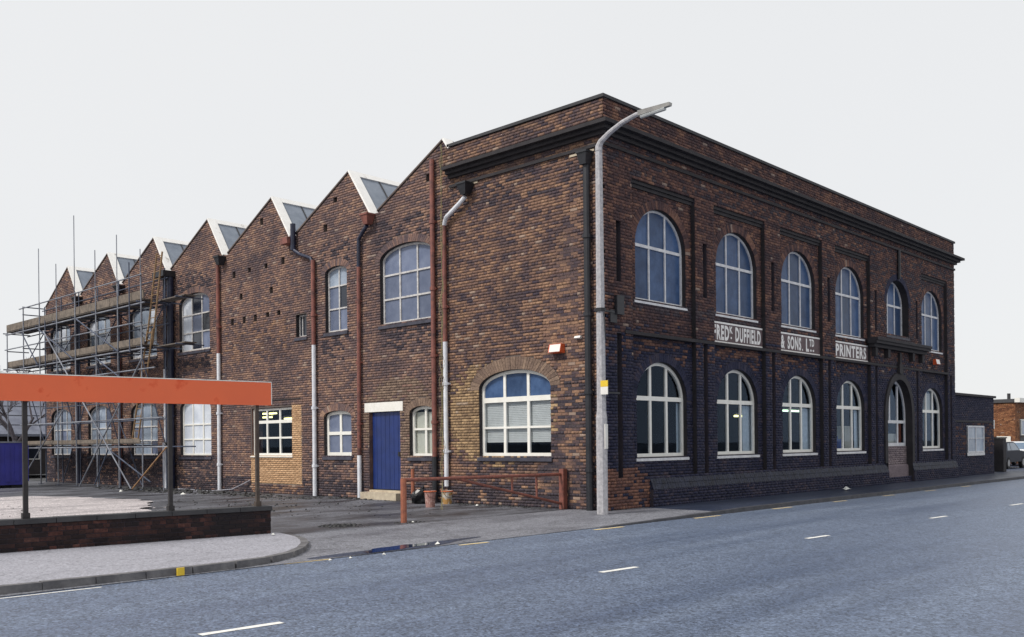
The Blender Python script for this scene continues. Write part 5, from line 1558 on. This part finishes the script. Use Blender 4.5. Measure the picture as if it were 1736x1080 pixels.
for z, y0, y1 in ((8.02, 20.6, 33.0), (6.27, 20.6, 34.9), (4.5, 19.6, 25.5), (2.66, 19.0, 33.0)):
    tb('guard_rail', (XO - 0.05, y0, z), (XO - 0.05, y1, z), M['tube'], 0.028)
# end rails
for z in (8.1, 7.75, 6.2): tb('guard_rail', (XO, 32.75, z), (XI, 32.75, z), M['tube_dark'], 0.026)
tb('guard_rail', (XO, 34.75, 6.2), (XI, 34.75, 6.2), M['tube_dark'], 0.026)
# boards
for z, y0, y1 in ((7.10, 20.6, 34.9), (5.40, 20.6, 34.9), (1.72, 20.4, 32.8)):
    for r_ in range(4):
        y = y0
        while y < y1 - 0.1:
            e = min(y + 3.0, y1); x = XO + 0.04 + r_ * 0.235
            mb = MB(); mb.box(x, x + 0.225, y + 0.01, e - 0.01, z + rnd.uniform(0, .008), z + 0.04); mb.build('scaffold_board', M['plank_dark'], sc)
            y = e
    if z > 3:
        for r_ in range(2):   # narrow landing towards the near end
            x = XO + 0.45 + r_ * 0.235
            mb = MB(); mb.box(x, x + 0.225, 18.3, 20.58, z - 0.06, z - 0.02); mb.build('scaffold_board', M['plank_dark'], sc)
        for y in (18.5, 20.2): tb('transom_tube', (XO + 0.2, y, z - 0.1), (-0.05, y, z - 0.1), M['tube_dark'], 0.026)
    y = y0 if z > 3 else 21.0
    while y < (y1 if z < 6 else 33.0) - 0.1:
        e = min(y + 2.9, y1)
        mb = MB(); mb.box(XO + 0.02, XO + 0.058, y + 0.02, e - 0.02, z + 0.045, z + (0.36 if z > 6 else 0.30 if z > 3 else 0.2)); mb.build('toe_board', M['plank'], sc)
        y = e
# braces on the outer face (from the photograph's positions on that plane)
for a, b, m_ in [((30.1, 6.75), (20.85, 0.05), M['tube']), ((20.6, 4.9), (25.55, 0.0), M['tube']), ((18.75, 1.58), (20.75, 0.05), M['tube_orange']),
                 ((28.0, 3.2), (32.1, 0.0), M['tube']), ((32.7, 6.9), (30.8, 5.3), M['tube_dark']), ((26.7, 7.0), (22.6, 5.3), M['tube_dark']),
                 ((24.7, 5.2), (20.8, 3.6), M['tube_dark']), ((24.9, 0.1), (23.6, 1.5), M['tube_dark']), ((30.7, 6.9), (26.9, 5.3), M['tube_dark']),
                 ((23.5, 1.5), (20.0, 0.3), M['tube_dark'])]:
    tb('brace_tube', (XO - 0.06, a[0], a[1]), (XO - 0.06 - (0.35 if b[1] < 0.3 else 0), b[0], b[1]), m_, 0.028)
for y in (21.75, 23.75, 25.8, 27.8, 29.75, 31.7):
    tb('putlog_tube', (XO + 0.05, y, 7.02), (-0.05, y, 7.02), M['tube_dark'], 0.024)
    tb('putlog_tube', (XO + 0.05, y, 5.32), (-0.05, y, 5.32), M['tube_dark'], 0.024)
for z in (8.02, 6.27, 2.66, 3.45):
    tb('guard_rail', (XI, 20.6, z), (XI, 33.0, z), M['tube_dark'], 0.024)
for y in (20.8, 24.8, 28.8, 32.7):
    tb('brace_tube', (XO + 0.03, y + 0.1, 5.2), (XI, y + 0.1, 7.0), M['tube_dark'], 0.024)
    tb('brace_tube', (XI, y + 0.1, 1.7), (XO + 0.03, y + 0.1, 5.2), M['tube_dark'], 0.024)
for a, b in (((22.8, 0.1), (26.7, 5.2)), ((30.6, 0.1), (26.9, 5.2)), ((21.0, 5.4), (24.7, 7.0)), ((28.8, 5.4), (32.6, 7.0))):
    tb('brace_tube', (XI - 0.05, a[0], a[1]), (XI - 0.05, b[0], b[1]), M['tube_dark'], 0.024)
for y, t in ((21.6, 8.6), (29.9, 7.2)):
    tb('upright_tube', (XO - 0.06, y, 5.2), (XO - 0.06, y, t), M['tube_dark'], 0.024)
# ladders
def ladder(p0, p1, w, label, n):
    e = empty('ladder', p0, label, 'ladder', None)
    a, b = Vector(p0), Vector(p1)
    for s in (-w / 2, w / 2):
        mb = MB(); mb.tube([a + Vector((0, s, 0)), b + Vector((0, s * 0.85, 0))], 0.034, 8); mb.build('rail', M['ladder'], e)
    for i in range(n):
        t = (i + 0.6) / n; p = a + (b - a) * t
        mb = MB(); mb.tube([p + Vector((0, -w / 2, 0)), p + Vector((0, w / 2, 0))], 0.016, 6); mb.build('rung', M['ladder'], e)
ladder((-1.0, 22.15, 1.765), (-1.1, 20.55, 6.0), 0.5, 'wooden pole ladder standing on the lowest scaffold lift', 15)
ladder((-0.95, 20.95, 5.445), (-1.1, 19.75, 8.75), 0.5, 'wooden pole ladder standing on the middle scaffold lift, rising past the top lift', 12)

# =================================================================== LEFT BACKGROUND
ct = empty('site_container', (-5.2, 28.6, 0), 'blue steel site container at the far left beyond the yard', 'container')
mb = MB(); mb.box(-7.6, -3.08, 27.5, 29.9, 0.12, 1.82); mb.build('shell', M['container'], ct)
for i in range(13):
    x = -7.5 + i * 0.36
    mb = MB(); mb.box(x, x + 0.18, 27.47, 27.497, 0.25, 1.72); mb.build('rib', M['container'], ct)
mb = MB(); mb.box(-7.64, -3.04, 27.46, 29.94, 1.822, 1.88); mb.build('top_rail', M['tube'], ct)
for x in (-7.3, -3.4):
    mb = MB(); mb.box(x - 0.2, x + 0.2, 27.6, 29.8, 0.0, 0.118); mb.build('skid', M['black_pipe'], ct)
hs = empty('slate_roofed_house', (-2.0, 52, 0), 'long low house with a big grey slate roof behind the scaffolding', 'house')
mb = MB(); mb.box(-14, 7.2, 47, 55, 0, 2.45); mb.build('wall', M['dark_wall'], hs)
mb = MB(); mb.hexa([(-14.3, 46.5, 2.3), (7.6, 46.5, 2.3), (7.6, 51, 5.4), (-14.3, 51, 5.4), (-14.3, 46.5, 2.45), (7.6, 46.5, 2.45), (7.6, 51, 5.55), (-14.3, 51, 5.55)])
mb.hexa([(-14.3, 51, 5.4), (7.6, 51, 5.4), (7.6, 55.5, 2.3), (-14.3, 55.5, 2.3), (-14.3, 51, 5.551), (7.6, 51, 5.551), (7.6, 55.5, 2.45), (-14.3, 55.5, 2.45)])
rf = mb.build('roof', M['grey_roof'], hs)
for z in (3.0, 3.6, 4.2, 4.8):
    y = 46.5 + (z - 2.45) / 3.1 * 4.5
    mb = MB(); mb.box(-14.3, 7.6, y - 0.03, y + 0.02, z - 0.02, z + 0.03); mb.build('slate_course', M['slate'], rf)
for x in (-9, -5, -1, 3.5):
    mb = MB(); mb.box(x, x + 1.0, 46.95, 46.995, 0.9, 2.0); wn = mb.build('window', M['old_white'], hs)
    mb = MB(); mb.box(x + 0.08, x + 0.92, 46.93, 46.948, 0.98, 1.92); mb.build('pane', M['glass_dark'], wn)

def bare_tree(loc, h, seed, label, lean=0.0):
    r_ = random.Random(seed)
    e = empty('bare_tree', loc, label, 'tree', 'bare trees beyond the scaffolding')
    tr = MB(); cr_ = MB()
    base = Vector(loc)
    def grow(p, d, l, rad, depth):
        q_ = p + d * l
        mid = p + d * l * 0.5 + Vector((r_.uniform(-1, 1), r_.uniform(-1, 1), 0)) * l * 0.05
        (tr if depth < 2 else cr_).tube([p, mid, q_], [rad, rad * 0.85, rad * 0.7], 5 if depth > 1 else 8, caps=False)
        if depth >= 6: return
        for i in range(3 if depth > 0 else 4):
            ax = Vector((r_.uniform(-1, 1), r_.uniform(-1, 1), r_.uniform(-.3, .6)))
            nd = (d * 0.9 + ax * 0.75).normalized()
            grow(p + d * l * r_.uniform(0.6, 1.0), nd, l * r_.uniform(0.62, 0.82), rad * 0.58, depth + 1)
    grow(base, Vector((lean, 0, 1)).normalized(), h * 0.28, h * 0.02, 0)
    tr.build('trunk', M['bark'], e); cr_.build('crown', M['bark'], e)
bare_tree((1.6, 42.5, 0), 8.2, 3, 'bare leafless tree behind the near end of the scaffold, right of its twin')
bare_tree((-1.6, 43.5, 0), 7.8, 11, 'bare leafless tree at the far left edge of the picture')

# =================================================================== RIGHT BACKGROUND
lb = empty('low_brick_annexe', (26.1, 2.5, 0), 'low dark brick annexe with one white window beyond the works', 'building')
mb = MB(); mb.box(WL + 0.05, 28.7, 0.12, 5.0, 0, 3.40); lbw = mb.build('wall', M['mortar_dark'], lb)
LBP = Plane((0, 0.12, 0), (1, 0, 0))
brs = lay([rectp(WL + 0.06, 28.7, 0, 3.4)], [rectp(25.05, 27.2, 0.97, 2.14)], 0, 3.4, 31, matf=lambda u, z: 1 if (z > 2.35 or z < 0.9 or random.Random(int(u * 50) + int(z * 999)).random() < 0.6) else 0)
brick_mesh('brickwork', LBP, brs, lambda b: 0.0, 0.009, SM, lbw)
window(lb, LBP, 25.05, 27.2, 0.97, 2.14, 0, 0.062, [26.12], [1.6], M['street_white'], M['glass_dim'], fw=0.07, bw=0.05, tw=0.03, thick=0.05, sill=M['street_white'], sill_out=0.06)
mb = MB(); mb.box(WL + 0.04, 28.8, 0.03, 5.1, 3.401, 3.5); mb.build('coping', M['soot'], lb)
mb = MB(); LBP.box(mb, WL + 0.06, 28.6, 0.01, 0.04, 2.28, 2.36); mb.build('string_course', M['soot'], lb)
mb = MB(); mb.box(28.72, 28.95, 0.15, 0.4, 2.02, 2.42); mb.build('lamp_bracket', M['alarm_white'], lb)
mb = MB(); mb.tube([(27.6, 1.0, 3.5), (27.6, 1.0, 3.62)], 0.12, 8); mb.build('vent_cowl', M['soot'], lb)

gp = empty('gate_pillar', (30.93, 0.5, 0), 'square black gate pillar beside the brick annexe', 'pillar')
mb = MB(); mb.box(30.72, 31.15, 0.3, 0.73, 0.0, 1.58); mb.build('shaft', M['soot'], gp)
mb = MB(); mb.box(30.69, 31.18, 0.27, 0.76, 1.582, 1.64); mb.build('cap', M['coping'], gp)

oh = empty('orange_brick_house', (51, 10, 0), 'flat roofed orange brick building beyond the dark car', 'building')
mb = MB(); mb.box(46, 58, 4.0, 16, 0, 3.78); ohw = mb.build('wall', M['mortar'], oh)
OSP = SidePlane((46, 0, 0)); OFP = Plane((0, 4.0, 0), (1, 0, 0))
brick_mesh('brickwork', OSP, lay([rectp(4.0, 14, 0, 3.78)], [], 0, 3.78, 41), lambda b: 0, 0.009, [M['house_brick']], ohw)
brick_mesh('brickwork', OFP, lay([rectp(46, 58, 0, 3.78)], [rectp(46.9, 50, 0.2, 2.8)], 0, 3.78, 42), lambda b: 0, 0.009, [M['house_brick']], ohw)
mb = MB(); mb.box(45.9, 58.1, 4.0, 16.1, 3.781, 4.0); mb.build('roof', M['lead'], oh)
mb = MB(); mb.box(45.9, 58.1, 3.7, 3.999, 3.78, 4.05); mb.build('fascia', M['white'], oh)
mb = MB(); mb.tube([(46.2, 4.4, 4.0), (46.2, 4.4, 4.35)], 0.1, 8); mb.build('vent_pipe', M['coping'], oh)
window(oh, OFP, 46.95, 49.9, 1.75, 2.75, 0, 0.075, [47.9, 48.9], [], M['white'], M['glass_dim'], fw=0.08, bw=0.06)
mb = MB(); OFP.box(mb, 46.95, 49.9, 0.0, 0.02, 0.2, 1.6); mb.build('door', M['black_pipe'], oh)
ws = empty('white_notice_board', (45.85, 4.7, 1.3), 'small blank white notice board on the side of the orange brick building', 'board')
mb = MB(); OSP.box(mb, 4.25, 5.05, 0.02, 0.05, 1.33, 1.70); mb.build('panel', M['white'], ws)
mb = MB(); OSP.box(mb, 4.2, 5.1, 0.012, 0.045, 1.29, 1.328); mb.build('ledge', M['alarm_white'], ws)

def car(x, y, paint, label, L_=4.1, flip=False, group=None):
    e = empty('parked_car', (x + L_ / 2, y + 0.8, 0), label, 'car', group)
    W_ = 1.62
    prof_ = [(0.02, 0.35), (0.0, 0.62), (0.12, 0.82), (0.62, 0.90), (1.15, 0.92), (2.95, 0.92), (3.85, 0.84), (4.05, 0.66), (4.08, 0.34)]
    cab = [(0.55, 0.90), (0.95, 1.32), (1.25, 1.385), (2.1, 1.39), (2.35, 1.34), (2.98, 0.91)]
    fx = (lambda t: x + t) if not flip else (lambda t: x + L_ - t)
    def loft(mb, P, y0, y1, inset_top=0.0, zref=None):
        n = len(P); b = len(mb.v)
        for yy, s in ((y0, 1), (y1, -1)):
            for (t, z) in P:
                ins = inset_top * max(0, (z - zref) / 0.5) if zref else 0
                mb.v.append((fx(t), yy + s * ins, z))
        mb.f.append(tuple(b + i for i in range(n))); mb.f.append(tuple(b + n + i for i in reversed(range(n))))
        mb.mi += [0, 0]
        for i in range(n):
            j = (i + 1) % n
            mb.f.append((b + i, b + n + i, b + n + j, b + j)); mb.mi.append(0)
    mb = MB(); loft(mb, prof_, y, y + W_); mb.build('body', paint, e)
    mb = MB(); loft(mb, cab, y + 0.06, y + W_ - 0.06, 0.12, 0.9); mb.build('cabin', paint, e)
    for s, yy in ((-1, y + 0.06), (1, y + W_ - 0.06)):
        for P in ([(0.78, 0.95), (1.02, 1.30), (1.20, 1.33), (1.35, 1.33), (1.35, 0.95)], [(1.43, 0.95), (1.43, 1.33), (2.08, 1.34), (2.28, 1.30), (2.80, 0.95)]):
            mb = MB(); pts_ = []
            for (t, z) in P:
                ins = 0.12 * (z - 0.9) / 0.5
                pts_.append((fx(t), yy - s * ins + s * 0.006, z))
            mb.face(pts_); mb.face([(p[0], p[1] - s * 0.004, p[2]) for p in pts_][::-1])
            mb.build('side_window', M['car_glass'], e)
    for (t0, z0, t1, z1, nm) in ((2.40, 1.32, 2.92, 0.95, 'windscreen'), (0.60, 0.95, 0.92, 1.30, 'rear_window')):
        mb = MB(); o_ = 0.012 if nm == 'windscreen' else -0.012
        i0, i1 = 0.12 * (z0 - 0.9) / 0.5 + 0.1, 0.12 * (z1 - 0.9) / 0.5 + 0.1
        mb.face([(fx(t0 + o_), y + 0.06 + i0, z0), (fx(t1 + o_), y + 0.06 + i1, z1), (fx(t1 + o_), y + W_ - 0.06 - i1, z1), (fx(t0 + o_), y + W_ - 0.06 - i0, z0)])
        mb.build(nm, M['car_glass'], e)
    for t in (0.72, 3.25):
        for yy in (y - 0.01, y + W_ - 0.17):
            mb = MB(); mb.tube([(fx(t), yy, 0.30), (fx(t), yy + 0.18, 0.30)], 0.30, 18); w = mb.build('wheel', M['rubber'], e)
            mb = MB(); mb.tube([(fx(t), yy - 0.005, 0.30), (fx(t), yy + 0.185, 0.30)], 0.18, 14); mb.build('rim', M['hub'], w)
    for yy in (y + 0.08, y + W_ - 0.38):
        mb = MB(); mb.box(min(fx(4.0), fx(4.09)), max(fx(4.0), fx(4.09)), yy, yy + 0.3, 0.56, 0.7); mb.build('headlight', M['lamp_lens'], e)
        mb = MB(); mb.box(min(fx(-0.01), fx(0.06)), max(fx(-0.01), fx(0.06)), yy, yy + 0.3, 0.60, 0.76); mb.build('tail_light', M['red_lamp'], e)
    mb = MB(); mb.box(min(fx(-0.05), fx(0.03)), max(fx(-0.05), fx(0.03)), y + 0.05, y + W_ - 0.05, 0.36, 0.48); mb.build('bumper', M['rubber'], e)
    mb = MB(); mb.box(min(fx(4.05), fx(4.14)), max(fx(4.05), fx(4.14)), y + 0.05, y + W_ - 0.05, 0.36, 0.48); mb.build('bumper', M['rubber'], e)
car(34.7, 1.4, M['car_dark'], 'dark blue parked car at the right edge of the picture')
car(40.6, 2.0, M['car_white'], 'white parked car partly hidden behind the dark car', flip=True)
